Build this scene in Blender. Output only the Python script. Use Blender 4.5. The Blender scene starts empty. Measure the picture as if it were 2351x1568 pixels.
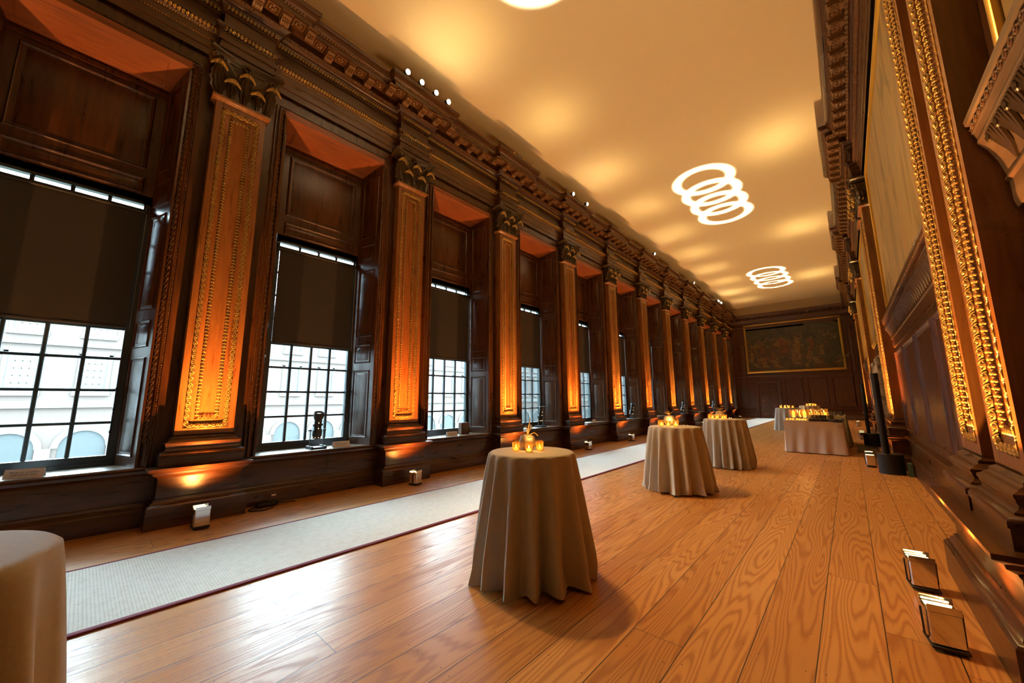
import bpy, math, random
import numpy as np
from mathutils import Vector, Matrix
C = bpy.context.scene
COL = C.collection
PI = math.pi
R_ = math.radians
rnd = random.Random(7)

# ---------------------------------------------------------------- camera
cam = bpy.data.cameras.new('camera')
cam.sensor_fit = 'HORIZONTAL'; cam.sensor_width = 36.0; cam.lens = 863.0 / 2351.0 * 36.0
cam.clip_start = 0.05; cam.clip_end = 300
camo = bpy.data.objects.new('camera', cam); COL.objects.link(camo)
def camera_matrix():
    f = 863.0; Y = Vector((1950.15 - 1175.5, -(912.26 - 784.0), -f)).normalized()
    up = Vector((-0.0060, 1, 0)); b = up.dot(Y) / Y.z
    Z = (up - Vector((0, 0, b))).normalized(); X = Y.cross(Z)
    return Matrix((X, Y, Z))
camo.matrix_world = Matrix.Translation((0, 0, 1.6)) @ camera_matrix().to_4x4()
C.camera = camo

# ---------------------------------------------------------------- view + world
vs = C.view_settings
vs.view_transform = 'Standard'; vs.look = 'None'; vs.gamma = 1.0; vs.use_curve_mapping = False
vs.exposure = 0.18
C.cycles.use_denoising = True
C.cycles.max_bounces = 7; C.cycles.diffuse_bounces = 4; C.cycles.glossy_bounces = 4
C.cycles.transmission_bounces = 6; C.cycles.transparent_max_bounces = 16
C.cycles.caustics_reflective = False; C.cycles.caustics_refractive = False
C.cycles.sample_clamp_indirect = 8.0
SKY = 40.0
w = bpy.data.worlds.new('world'); C.world = w; w.use_nodes = True
bg = w.node_tree.nodes['Background']; bg.inputs[0].default_value = (0.72, 0.90, 1.0, 1); bg.inputs[1].default_value = SKY

# ---------------------------------------------------------------- room numbers
BAY = 3.216; NB = 12
def YC(n): return 1.195 + BAY * (n - 1)          # centre of window-wall pilaster n
XW = -7.073; XS = -6.888                            # window wall, pilaster face
XRW = 0.905; XRS = 0.72                             # picture wall, its pilaster face
YEND = 36.55; YBACK = -3.4; ZC = 9.15; ZL = 8.45
RP = [4.49, 13.15, 20.9, 29.5]                     # centres of the pilaster pairs on the picture wall
B1, B2, B3, B4, B5 = .66, 1.3, .10, .05, .05            # ceiling pool, wall wash, spill of an uplight
UPP = 3000.0                                       # uplight power
RING = 13.0
CORN = 42.0

def light(name, kind, loc, power, color, **k):
    d = bpy.data.lights.new(name, kind); d.energy = power; d.color = color
    for a, b in k.items(): setattr(d, a, b)
    o = bpy.data.objects.new(name, d); o.location = loc; COL.objects.link(o); return o

for n in range(0, NB + 1):                        # daylight guides in the window openings
    yc = YC(n) + BAY / 2
    if yc > YEND: break
    o = light('window_daylight', 'AREA', (-7.72, yc, 2.6), 1, (1, 1, 1), shape='RECTANGLE', size=1.5, size_y=3.8)
    o.rotation_euler = (0, R_(-90), 0); o.data.size = 3.8; o.data.size_y = 1.5
    o.data.cycles.is_portal = True

def gobo_light(loc, base, build, color, rot=(PI, 0, 0), radius=0.02):
    """spot lamp whose emission depends on the direction it throws in"""
    o = light('lamp_light', 'SPOT', loc, base, color, spot_size=R_(150), spot_blend=0.3, shadow_soft_size=radius)
    o.rotation_euler = rot
    d = o.data; d.use_nodes = True; nt = d.node_tree; nt.nodes.clear()
    N = nt.nodes.new; L = nt.links.new
    tc = N('ShaderNodeNewGeometry'); sp = N('ShaderNodeSeparateXYZ'); L(tc.outputs['Incoming'], sp.inputs[0])
    def m(op, a, b=None):
        q = N('ShaderNodeMath'); q.operation = op
        for i, v in enumerate((a, b)):
            if v is None: continue
            if isinstance(v, (int, float)): q.inputs[i].default_value = v
            else: L(v, q.inputs[i])
        return q.outputs[0]
    az = m('MAXIMUM', m('ABSOLUTE', sp.outputs[2]), 0.05)
    px = m('DIVIDE', sp.outputs[0], az); py = m('DIVIDE', sp.outputs[1], az)
    s = build(m, px, py, az)
    em = N('ShaderNodeEmission'); L(s, em.inputs['Strength']); out = N('ShaderNodeOutputLight'); L(em.outputs[0], out.inputs[0])
    return o

def up_beam(lobes):
    """lobes: (strength, half width as a slope, sideways slope)"""
    def b(m, px, py, az):
        tot = None
        for st, wd, tx in lobes:
            qx = m('SUBTRACT', px, tx)
            r2 = m('ADD', m('MULTIPLY', qx, qx), m('MULTIPLY', py, py))
            a = m('MULTIPLY', m('POWER', 2.718, m('MULTIPLY', r2, -1 / wd ** 2)), st)
            tot = a if tot is None else m('ADD', tot, a)
        return tot
    return b

# ---------------------------------------------------------------- mesh tools
class MB:
    def __init__(s): s.v = []; s.f = []; s.n = 0
    def add(s, vs_, fs):
        vs_ = np.asarray(vs_, dtype=float).reshape(-1, 3); k = s.n
        s.v.append(vs_); s.f.extend([tuple(i + k for i in f) for f in fs]); s.n += len(vs_); return s
    def box(s, x0, x1, y0, y1, z0, z1):
        v = [(x, y, z) for z in (z0, z1) for y in (y0, y1) for x in (x0, x1)]
        return s.add(v, [(0, 2, 3, 1), (4, 5, 7, 6), (0, 1, 5, 4), (2, 6, 7, 3), (0, 4, 6, 2), (1, 3, 7, 5)])
    def bbox(s, x0, x1, y0, y1, z0, z1, b):       # bevelled box
        h = [(x0 + b, y0), (x1 - b, y0), (x1, y0 + b), (x1, y1 - b), (x1 - b, y1), (x0 + b, y1), (x0, y1 - b), (x0, y0 + b)]
        cx, cy = (x0 + x1) / 2, (y0 + y1) / 2
        def ins(p): return (p[0] + (b if p[0] < cx else -b), p[1] + (b if p[1] < cy else -b))
        rings = [[(*ins(p), z0) for p in h], [(*p, z0 + b) for p in h], [(*p, z1 - b) for p in h], [(*ins(p), z1) for p in h]]
        return s.rings(rings, True, True)
    def rings(s, rings, cap0=False, cap1=False, closed=True):
        k = len(rings[0]); f = []
        for i in range(len(rings) - 1):
            for j in range(k if closed else k - 1):
                a, b = i * k + j, i * k + (j + 1) % k
                f.append((a, b, b + k, a + k))
        if cap0: f.append(tuple(reversed(range(k))))
        if cap1: f.append(tuple(range((len(rings) - 1) * k, len(rings) * k)))
        return s.add([p for r in rings for p in r], f)
    def lathe(s, prof, c=(0, 0, 0), seg=24, cap0=True, cap1=True):
        return s.rings([[(c[0] + r * math.cos(2 * PI * j / seg), c[1] + r * math.sin(2 * PI * j / seg), c[2] + z) for j in range(seg)] for r, z in prof], cap0, cap1)
    def tube(s, pts, r, seg=8):
        pts = [Vector(p) for p in pts]; rg = []; rs = r if isinstance(r, (list, tuple)) else [r] * len(pts)
        for i, p in enumerate(pts):
            t = (pts[min(i + 1, len(pts) - 1)] - pts[max(i - 1, 0)]).normalized()
            a = t.orthogonal().normalized() if i == 0 else (a - t * a.dot(t)).normalized()
            b = t.cross(a); rg.append([tuple(p + (a * math.cos(2 * PI * j / seg) + b * math.sin(2 * PI * j / seg)) * rs[i]) for j in range(seg)])
        return s.rings(rg, True, True)
    def ell(s, c, a, seg=8, st=5, M=None):
        v = []; f = []
        for i in range(st + 1):
            t = PI * i / st
            for j in range(seg):
                u = 2 * PI * j / seg; v.append((a[0] * math.sin(t) * math.cos(u), a[1] * math.sin(t) * math.sin(u), a[2] * math.cos(t)))
        for i in range(st):
            for j in range(seg):
                p, q = i * seg + j, i * seg + (j + 1) % seg; f.append((p, p + seg, q + seg, q))
        v = np.array(v)
        if M is not None: v = v @ np.array(M).T
        return s.add(v + np.array(c), f)
    def torus(s, c, R1, R2, r, seg=12, sg2=5, M=None):
        v = []; f = []
        for i in range(seg):
            u = 2 * PI * i / seg
            for j in range(sg2):
                t = 2 * PI * j / sg2; v.append(((R1 + r * math.cos(t)) * math.cos(u), (R2 + r * math.cos(t)) * math.sin(u), r * math.sin(t)))
        for i in range(seg):
            for j in range(sg2):
                a = i * sg2; b = ((i + 1) % seg) * sg2; j2 = (j + 1) % sg2; f.append((a + j, b + j, b + j2, a + j2))
        v = np.array(v)
        if M is not None: v = v @ np.array(M).T
        return s.add(v + np.array(c), f)
    def arr(s):
        return np.concatenate(s.v) if s.v else np.zeros((0, 3))
    def merge(s, o, M=None, t=(0, 0, 0)):
        v = o.arr()
        if M is not None: v = v @ np.array(M).T
        flip = M is not None and np.linalg.det(np.array(M)) < 0
        fs = [tuple(reversed(f)) for f in o.f] if flip else o.f
        return s.add(v + np.array(t), fs)
    def repeat(s, o, A, B, pitch, nrm, scale=1.0):  # place template o (x along, y across, z out) from A to B
        A = np.array(A, float); B = np.array(B, float); L = np.linalg.norm(B - A); n = max(1, int(round(L / pitch)))
        t = (B - A) / L; nn = np.array(nrm, float); nn = nn - t * nn.dot(t); nn /= np.linalg.norm(nn); c = np.cross(nn, t)
        M = np.stack([t * (L / n / pitch) * scale, c * scale, nn * scale], 1); T = o.arr() @ M.T
        for i in range(n): s.add(T + A + t * (i + .5) * L / n, o.f)
        return s
    def sweep(s, path, prof, N, closed=False, caps=True):
        """profile (u,v): u sideways (direction x N), v along N"""
        P = [Vector(p) for p in path]; N = Vector(N); n = len(P); rg = []
        for i in range(n):
            t0 = (P[i] - P[i - 1]).normalized() if (i > 0 or closed) else None
            t1 = (P[(i + 1) % n] - P[i]).normalized() if (i < n - 1 or closed) else None
            l0 = (t0 or t1).cross(N); l1 = (t1 or t0).cross(N); m = (l0 + l1) / (1 + l0.dot(l1))
            rg.append([tuple(P[i] + m * u + N * v) for u, v in prof])
        if closed: rg.append(rg[0])
        k = len(prof); f = []
        for i in range(len(rg) - 1):
            for j in range(k - 1): a = i * k + j; f.append((a, a + 1, a + k + 1, a + k))
        if caps and not closed: f.append(tuple(reversed(range(k)))); f.append(tuple(range((len(rg) - 1) * k, len(rg) * k)))
        return s.add([p for r in rg for p in r], f)
    def build(s, name, mat, parent=None, ang=40, loc=None):
        me = bpy.data.meshes.new(name); me.from_pydata(s.arr().tolist(), [], s.f)
        if isinstance(mat, (list, tuple)):
            for q in mat: me.materials.append(q)
        else: me.materials.append(mat)
        me.validate(); 
        import bmesh
        b = bmesh.new(); b.from_mesh(me); bmesh.ops.recalc_face_normals(b, faces=b.faces); b.to_mesh(me); b.free()
        me.polygons.foreach_set('use_smooth', [True] * len(me.polygons)); me.set_sharp_from_angle(angle=R_(ang))
        o = bpy.data.objects.new(name, me); COL.objects.link(o)
        if parent: o.parent = parent
        if loc: o.location = loc
        return o

def tag(o, label=None, cat=None, group=None, kind=None):
    for k, v in (('label', label), ('category', cat), ('group', group), ('kind', kind)):
        if v: o[k] = v
    return o
def thing(name, label, cat, loc=(0, 0, 0), rz=0, group=None, kind=None):
    o = bpy.data.objects.new(name, None); o.empty_display_size = .1; COL.objects.link(o); o.location = loc; o.rotation_euler = (0, 0, rz)
    return tag(o, label, cat, group, kind)
KIDS = {}
def dup(root, loc, rz=0, label=None, mirror=False):
    r = root.copy(); COL.objects.link(r); r.location = loc; r.rotation_euler = (0, 0, rz)
    if label: r['label'] = label
    def rec(src, dst):
        for ch in list(bpy.data.objects):
            if ch.parent == src:
                c = ch.copy(); COL.objects.link(c); c.parent = dst; rec(ch, c)
    rec(root, r); return r

# ---------------------------------------------------------------- materials
def mat(name):
    m = bpy.data.materials.new(name); m.use_nodes = True; nt = m.node_tree
    return m, nt, nt.nodes['Principled BSDF'], nt.nodes.new, nt.links.new
def plain(name, col, rough=.5, metal=0., **k):
    m, nt, p, N, L = mat(name); p.inputs['Base Color'].default_value = (*col, 1); p.inputs['Roughness'].default_value = rough; p.inputs['Metallic'].default_value = metal
    for a, b in k.items(): p.inputs[a.replace('_', ' ')].default_value = b
    return m
def mth(N, L, op, a, b=None, c=None):
    q = N('ShaderNodeMath'); q.operation = op
    for i, v in enumerate((a, b, c)):
        if v is None: continue
        if isinstance(v, (int, float)): q.inputs[i].default_value = v
        else: L(v, q.inputs[i])
    return q.outputs[0]
def ramp(N, L, fac, stops):
    r = N('ShaderNodeValToRGB'); L(fac, r.inputs[0]); e = r.color_ramp.elements
    while len(e) < len(stops): e.new(.5)
    for i, (p, c) in enumerate(stops): e[i].position = p; e[i].color = (*c, 1)
    return r.outputs[0]
def wood(name, c0, c1, rough, scale=(9, 9, 1.1), fleck=0., bump=.15, spec=.5):
    m, nt, p, N, L = mat(name)
    tc = N('ShaderNodeTexCoord'); mp = N('ShaderNodeMapping'); mp.inputs['Scale'].default_value = scale; L(tc.outputs['Object'], mp.inputs[0])
    n1 = N('ShaderNodeTexNoise'); n1.inputs['Scale'].default_value = 1.6; n1.inputs['Detail'].default_value = 7; n1.inputs['Distortion'].default_value = .6; L(mp.outputs[0], n1.inputs[0])
    col = ramp(N, L, n1.outputs[0], [(.3, c0), (.7, c1)])
    if fleck:
        mp2 = N('ShaderNodeMapping'); mp2.inputs['Scale'].default_value = (14, 14, 24); mp2.inputs['Rotation'].default_value = (.5, .2, 0); L(tc.outputs['Object'], mp2.inputs[0])
        n2 = N('ShaderNodeTexNoise'); n2.inputs['Scale'].default_value = 2.2; n2.inputs['Detail'].default_value = 2; n2.inputs['Distortion'].default_value = 2.5; L(mp2.outputs[0], n2.inputs[0])
        n3 = N('ShaderNodeTexNoise'); n3.inputs['Scale'].default_value = 1.3; L(tc.outputs['Object'], n3.inputs[0])
        f = mth(N, L, 'MULTIPLY', ramp(N, L, n2.outputs[0], [(.60, (0, 0, 0)), (.64, (1, 1, 1))]), ramp(N, L, n3.outputs[0], [(.45, (0, 0, 0)), (.6, (1, 1, 1))]))
        mx = N('ShaderNodeMix'); mx.data_type = 'RGBA'; L(mth(N, L, 'MULTIPLY', f, fleck), mx.inputs[0]); L(col, mx.inputs[6]); mx.inputs[7].default_value = (*[min(1, v * 2.4) for v in c1], 1); col = mx.outputs[2]
    L(col, p.inputs['Base Color'])
    L(ramp(N, L, n1.outputs[0], [(.2, (rough * .8,) * 3), (.8, (rough * 1.25,) * 3)]), p.inputs['Roughness'])
    p.inputs['Specular IOR Level'].default_value = spec
    b = N('ShaderNodeBump'); b.inputs['Strength'].default_value = bump; b.inputs['Distance'].default_value = .01; L(n1.outputs[0], b.inputs['Height']); L(b.outputs[0], p.inputs['Normal'])
    return m

M = {}
M['oak'] = wood('dark_oak', (.036, .0115, .0035), (.090, .031, .009), .30)
M['oakf'] = wood('figured_oak', (.16, .058, .015), (.26, .105, .028), .30, fleck=.3)
M['lit_oak'] = wood('lit_oak_soffit', (.17, .042, .011), (.28, .075, .018), .4, scale=(9, 1.1, 9))  # soffit oak reddened and lightened, orange uplight glow put into the colour
M['oakh'] = wood('dark_oak_horizontal', (.036, .0115, .0035), (.090, .031, .009), .30, scale=(9, 1.1, 9))
M['oakx'] = wood('dark_oak_end_wall', (.06, .018, .008), (.11, .036, .014), .4, scale=(9, 9, 1.1))
M['grey_oak'] = wood('weathered_oak', (.10, .06, .036), (.19, .125, .075), .38, scale=(9, 1.1, 9), spec=.4)
M['carve'] = plain('carved_oak', (.17, .075, .025), .33)
M['gilt'] = plain('gold_lit_carving', (.50, .31, .09), .32, .6)  # carved wood, its gold look under the uplights put into the colour
M['gold'] = plain('gold_frame', (.85, .56, .12), .3, .8)
M['plaster'] = plain('cream_plaster', (.80, .64, .43), .75)
M['black'] = plain('black_metal', (.006, .006, .007), .5)
M['chrome'] = plain('chrome', (.82, .82, .84), .12, 1.0)
M['bronze'] = plain('dark_cap_carving', (.06, .035, .015), .28)
M['white'] = plain('white_card', (.93, .93, .92), .6)
M['ink'] = plain('printed_ink', (.05, .05, .06), .6)
M['blind'] = plain('brown_blind_fabric', (.036, .029, .024), .85)
M['sash'] = plain('dark_sash_paint', (.035, .05, .055), .35)
M['cord'] = plain('blind_chain', (.5, .5, .48), .3, .6)
M['stone'] = plain('stone_slab', (.05, .03, .022), .35)
M['dry'] = plain('dried_grass', (.42, .25, .07), .7)
M['ceram'] = plain('glazed_vase', (.40, .30, .20), .25)
M['blackcloth'] = plain('black_cloth', (.012, .011, .013), .9)
M['cardboard'] = plain('brown_card', (.10, .045, .018), .7)

def emit(name, col, s):
    m, nt, p, N, L = mat(name); p.inputs['Base Color'].default_value = (*col, 1); p.inputs['Emission Color'].default_value = (*col, 1); p.inputs['Emission Strength'].default_value = s; return m
M['flame'] = emit('candle_flame', (1, .62, .2), 30)
M['wax'] = emit('glowing_wax', (1, .58, .16), 3.2)
M['lamp'] = emit('lamp_face', (1, .78, .38), 160)
M['led'] = emit('led_lens', (1, .70, .22), 14)
M['leddim'] = emit('led_lens_side', (1, .72, .3), 3)
def glassy(name, col, alpha, rough=.05, body=(.9, .6, .25), bodymix=.0):
    m, nt, p, N, L = mat(name); nt.nodes.remove(p)
    tr = N('ShaderNodeBsdfTransparent'); tr.inputs[0].default_value = (*col, 1)
    gl = N('ShaderNodeBsdfGlossy'); gl.inputs['Roughness'].default_value = rough
    fr = N('ShaderNodeFresnel'); fr.inputs[0].default_value = 1.45
    mx = N('ShaderNodeMixShader'); L(mth(N, L, 'ADD', mth(N, L, 'MULTIPLY', fr.outputs[0], .8), alpha), mx.inputs[0]); L(tr.outputs[0], mx.inputs[1]); L(gl.outputs[0], mx.inputs[2]); res = mx.outputs[0]
    if bodymix:
        tl = N('ShaderNodeBsdfTranslucent'); tl.inputs[0].default_value = (*body, 1); m2 = N('ShaderNodeMixShader')
        nz = N('ShaderNodeTexNoise'); nz.inputs['Scale'].default_value = 190; tc = N('ShaderNodeTexCoord'); L(tc.outputs['Object'], nz.inputs[0])
        L(mth(N, L, 'MULTIPLY', ramp(N, L, nz.outputs[0], [(.42, (.2, .2, .2)), (.55, (1, 1, 1))]), bodymix), m2.inputs[0]); L(res, m2.inputs[1]); L(tl.outputs[0], m2.inputs[2]); res = m2.outputs[0]
    L(res, nt.nodes['Material Output'].inputs[0]); return m
M['pane'] = glassy('window_glass', (.93, .99, 1.0), .01, .02)
M['glass'] = glassy('drinking_glass', (.9, .9, .88), .10)
M['votive'] = glassy('mercury_glass_votive', (1, .78, .42), .12, .12, (1, .62, .2), .55)
M['clearv'] = glassy('amber_glass_votive', (1, .82, .5), .12, .06, (1, .62, .2), .2)
M['juice'] = plain('orange_juice', (.75, .50, .04), .4)

def floor_mat():
    m, nt, p, N, L = mat('pitch_pine_boards'); tc = N('ShaderNodeTexCoord'); sp = N('ShaderNodeSeparateXYZ'); L(tc.outputs['Object'], sp.inputs[0])
    X, Y = sp.outputs[0], sp.outputs[1]; Wd = .331
    u = mth(N, L, 'DIVIDE', mth(N, L, 'ADD', X, 50 * Wd + .317), Wd); idx = mth(N, L, 'FLOOR', u); fx = mth(N, L, 'SUBTRACT', u, idx)
    wn = N('ShaderNodeTexWhiteNoise'); wn.noise_dimensions = '1D'; L(idx, wn.inputs['W'])
    v = mth(N, L, 'DIVIDE', mth(N, L, 'ADD', Y, mth(N, L, 'MULTIPLY', wn.outputs[0], 7.0)), 5.2); jd = mth(N, L, 'FLOOR', v); fy = mth(N, L, 'SUBTRACT', v, jd)
    w2 = N('ShaderNodeTexWhiteNoise'); w2.noise_dimensions = '2D'; cb = N('ShaderNodeCombineXYZ'); L(idx, cb.inputs[0]); L(jd, cb.inputs[1]); L(cb.outputs[0], w2.inputs['Vector'])
    r = w2.outputs[0]
    # cathedral grain: contour lines of a stretched noise, different for every board
    gv = N('ShaderNodeCombineXYZ'); L(mth(N, L, 'ADD', mth(N, L, 'MULTIPLY', X, 4.6), mth(N, L, 'MULTIPLY', r, 91.0)), gv.inputs[0]); L(mth(N, L, 'ADD', mth(N, L, 'MULTIPLY', Y, .36), mth(N, L, 'MULTIPLY', r, 37.0)), gv.inputs[1]); L(r, gv.inputs[2])
    gn = N('ShaderNodeTexNoise'); gn.inputs['Scale'].default_value = 1.0; gn.inputs['Detail'].default_value = 1.6; gn.inputs['Roughness'].default_value = .42; gn.inputs['Distortion'].default_value = .12; L(gv.outputs[0], gn.inputs[0])
    wob = N('ShaderNodeTexNoise'); wob.inputs['Scale'].default_value = 26; wob.inputs['Detail'].default_value = 2; mpw = N('ShaderNodeMapping'); mpw.inputs['Scale'].default_value = (1, .35, 1); L(tc.outputs['Object'], mpw.inputs[0]); L(mpw.outputs[0], wob.inputs[0])
    ph = mth(N, L, 'ADD', mth(N, L, 'MULTIPLY', gn.outputs[0], 125.0), mth(N, L, 'MULTIPLY', wob.outputs[0], 1.3))
    s = mth(N, L, 'SINE', ph); s = mth(N, L, 'ADD', mth(N, L, 'MULTIPLY', s, .5), .5); g = mth(N, L, 'POWER', s, 2.2)
    big = N('ShaderNodeTexNoise'); big.inputs['Scale'].default_value = .7; L(tc.outputs['Object'], big.inputs[0])
    base = ramp(N, L, mth(N, L, 'ADD', mth(N, L, 'MULTIPLY', r, .7), mth(N, L, 'MULTIPLY', big.outputs[0], .4)), [(.1, (.54, .235, .055)), (.5, (.64, .30, .08)), (.95, (.72, .36, .11))])
    dk = N('ShaderNodeMix'); dk.data_type = 'RGBA'; dk.blend_type = 'MULTIPLY'; L(mth(N, L, 'MULTIPLY', g, .52), dk.inputs[0]); L(base, dk.inputs[6]); dk.inputs[7].default_value = (.46, .24, .09, 1)
    # gaps
    ex = mth(N, L, 'LESS_THAN', mth(N, L, 'MINIMUM', fx, mth(N, L, 'SUBTRACT', 1, fx)), .0095)
    ey = mth(N, L, 'LESS_THAN', mth(N, L, 'MINIMUM', fy, mth(N, L, 'SUBTRACT', 1, fy)), .00042)
    gap = mth(N, L, 'MAXIMUM', ex, ey)
    # nail holes: pairs near board edges each ~0.45 m
    ny = mth(N, L, 'FRACT', mth(N, L, 'DIVIDE', Y, .47)); dy = mth(N, L, 'MULTIPLY', mth(N, L, 'SUBTRACT', ny, mth(N, L, 'ADD', .4, mth(N, L, 'MULTIPLY', r, .15))), .47)
    fxx = mth(N, L, 'ABSOLUTE', mth(N, L, 'SUBTRACT', fx, .5)); dx = mth(N, L, 'MULTIPLY', mth(N, L, 'SUBTRACT', fxx, .36), Wd)
    nail = mth(N, L, 'LESS_THAN', mth(N, L, 'ADD', mth(N, L, 'MULTIPLY', dx, dx), mth(N, L, 'MULTIPLY', dy, dy)), .00002)
    gm = N('ShaderNodeMix'); gm.data_type = 'RGBA'; L(mth(N, L, 'MAXIMUM', gap, nail), gm.inputs[0]); L(dk.outputs[2], gm.inputs[6]); gm.inputs[7].default_value = (.03, .012, .006, 1)
    L(gm.outputs[2], p.inputs['Base Color'])
    sc = N('ShaderNodeTexNoise'); sc.inputs['Scale'].default_value = 60; sc.inputs['Detail'].default_value = 5; L(tc.outputs['Object'], sc.inputs[0])
    L(ramp(N, L, mth(N, L, 'ADD', mth(N, L, 'MULTIPLY', sc.outputs[0], .6), mth(N, L, 'MULTIPLY', g, .3)), [(.2, (.31,) * 3), (.75, (.52,) * 3)]), p.inputs['Roughness'])
    p.inputs['Specular IOR Level'].default_value = .55
    lump = N('ShaderNodeTexNoise'); lump.inputs['Scale'].default_value = 5; lump.inputs['Detail'].default_value = 3; L(tc.outputs['Object'], lump.inputs[0])
    h = mth(N, L, 'ADD', mth(N, L, 'MULTIPLY', gap, -2.0), mth(N, L, 'ADD', mth(N, L, 'MULTIPLY', g, .06), mth(N, L, 'ADD', mth(N, L, 'MULTIPLY', sc.outputs[0], .22), mth(N, L, 'MULTIPLY', lump.outputs[0], .5))))
    b = N('ShaderNodeBump'); b.inputs['Strength'].default_value = .35; b.inputs['Distance'].default_value = .006; L(h, b.inputs['Height']); L(b.outputs[0], p.inputs['Normal'])
    return m
M['floor'] = floor_mat()

def carpet_mat():
    m, nt, p, N, L = mat('woven_sisal'); tc = N('ShaderNodeTexCoord'); sp = N('ShaderNodeSeparateXYZ'); L(tc.outputs['Object'], sp.inputs[0])
    nz = N('ShaderNodeTexNoise'); nz.inputs['Scale'].default_value = 14; nz.inputs['Detail'].default_value = 6; L(tc.outputs['Object'], nz.inputs[0])
    row = mth(N, L, 'MULTIPLY', sp.outputs[1], 46.0); ri = mth(N, L, 'FLOOR', row); rf = mth(N, L, 'ABSOLUTE', mth(N, L, 'SUBTRACT', mth(N, L, 'FRACT', row), .5))
    cx = mth(N, L, 'FRACT', mth(N, L, 'ADD', mth(N, L, 'MULTIPLY', sp.outputs[0], 21.0), mth(N, L, 'ADD', mth(N, L, 'MULTIPLY', ri, .5), mth(N, L, 'MULTIPLY', nz.outputs[0], 1.2)))); cf = mth(N, L, 'ABSOLUTE', mth(N, L, 'SUBTRACT', cx, .5))
    d = mth(N, L, 'ADD', mth(N, L, 'POWER', mth(N, L, 'MULTIPLY', rf, 2), 3), mth(N, L, 'POWER', mth(N, L, 'MULTIPLY', cf, 2), 4))
    f = mth(N, L, 'ADD', mth(N, L, 'MULTIPLY', d, .17), mth(N, L, 'MULTIPLY', mth(N, L, 'SUBTRACT', nz.outputs[0], .5), .9))
    L(ramp(N, L, f, [(0, (.90, .89, .82)), (1, (.60, .57, .47))]), p.inputs['Base Color']); p.inputs['Roughness'].default_value = .95; p.inputs['Specular IOR Level'].default_value = .15
    b = N('ShaderNodeBump'); b.inputs['Strength'].default_value = .7; b.inputs['Distance'].default_value = .005; b.invert = True; L(d, b.inputs['Height']); L(b.outputs[0], p.inputs['Normal']); return m
M['carpet'] = carpet_mat()
M['carpet_edge'] = plain('burgundy_edge', (.20, .028, .055), .9)

def cloth_mat(name, c, sheen=.2):
    m, nt, p, N, L = mat(name); tc = N('ShaderNodeTexCoord'); mp = N('ShaderNodeMapping'); mp.inputs['Scale'].default_value = (260, 260, 40); L(tc.outputs['Object'], mp.inputs[0])
    n1 = N('ShaderNodeTexNoise'); n1.inputs['Scale'].default_value = 1; L(mp.outputs[0], n1.inputs[0]); mp2 = N('ShaderNodeMapping'); mp2.inputs['Scale'].default_value = (40, 40, 260); L(tc.outputs['Object'], mp2.inputs[0])
    n2 = N('ShaderNodeTexNoise'); n2.inputs['Scale'].default_value = 1; L(mp2.outputs[0], n2.inputs[0]); f = mth(N, L, 'MULTIPLY', mth(N, L, 'ADD', n1.outputs[0], n2.outputs[0]), .5)
    L(ramp(N, L, f, [(.3, tuple(v * .82 for v in c)), (.7, c)]), p.inputs['Base Color']); p.inputs['Roughness'].default_value = .66; p.inputs['Specular IOR Level'].default_value = .4; p.inputs['Sheen Weight'].default_value = sheen; return m
M['cloth'] = cloth_mat('oatmeal_tablecloth', (.58, .54, .47))
M['cloth2'] = cloth_mat('pale_tablecloth', (.62, .52, .44))
M['cloth3'] = cloth_mat('olive_tablecloth', (.36, .33, .20))

def paint_mat(name, stops, sc, dist=1.0, streak=(1, 1, 1), rough=.45):
    m, nt, p, N, L = mat(name); tc = N('ShaderNodeTexCoord'); mp = N('ShaderNodeMapping'); mp.inputs['Scale'].default_value = streak; L(tc.outputs['Object'], mp.inputs[0])
    n1 = N('ShaderNodeTexNoise'); n1.inputs['Scale'].default_value = sc; n1.inputs['Detail'].default_value = 5; n1.inputs['Distortion'].default_value = dist; n1.inputs['Roughness'].default_value = .5; L(mp.outputs[0], n1.inputs[0])
    L(ramp(N, L, n1.outputs[0], stops), p.inputs['Base Color']); p.inputs['Roughness'].default_value = rough; return m
M['canvas'] = paint_mat('cartoon_canvas', [(.30, (.14, .10, .04)), (.45, (.30, .20, .075)), (.54, (.44, .28, .10)), (.60, (.34, .26, .12)), (.70, (.52, .22, .05))], 1.0, 1.2, (1.6, 1.6, .6))
M['canvas_dark'] = paint_mat('dark_history_canvas', [(.3, (.022, .017, .008)), (.55, (.06, .045, .02)), (.75, (.11, .075, .03))], 1.2, 1.2)
# ================================================================= SETTING
# --- floor, ceiling
mb = MB(); mb.box(-7.3, 1.2, YBACK - .2, YEND + .2, -.2, 0); tag(mb.build('floor', M['floor']), kind='structure')
mb = MB(); mb.box(-7.9, 1.3, YBACK - .2, YEND + .3, ZC, ZC + .2); tag(mb.build('ceiling', M['plaster']), kind='structure')

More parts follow.
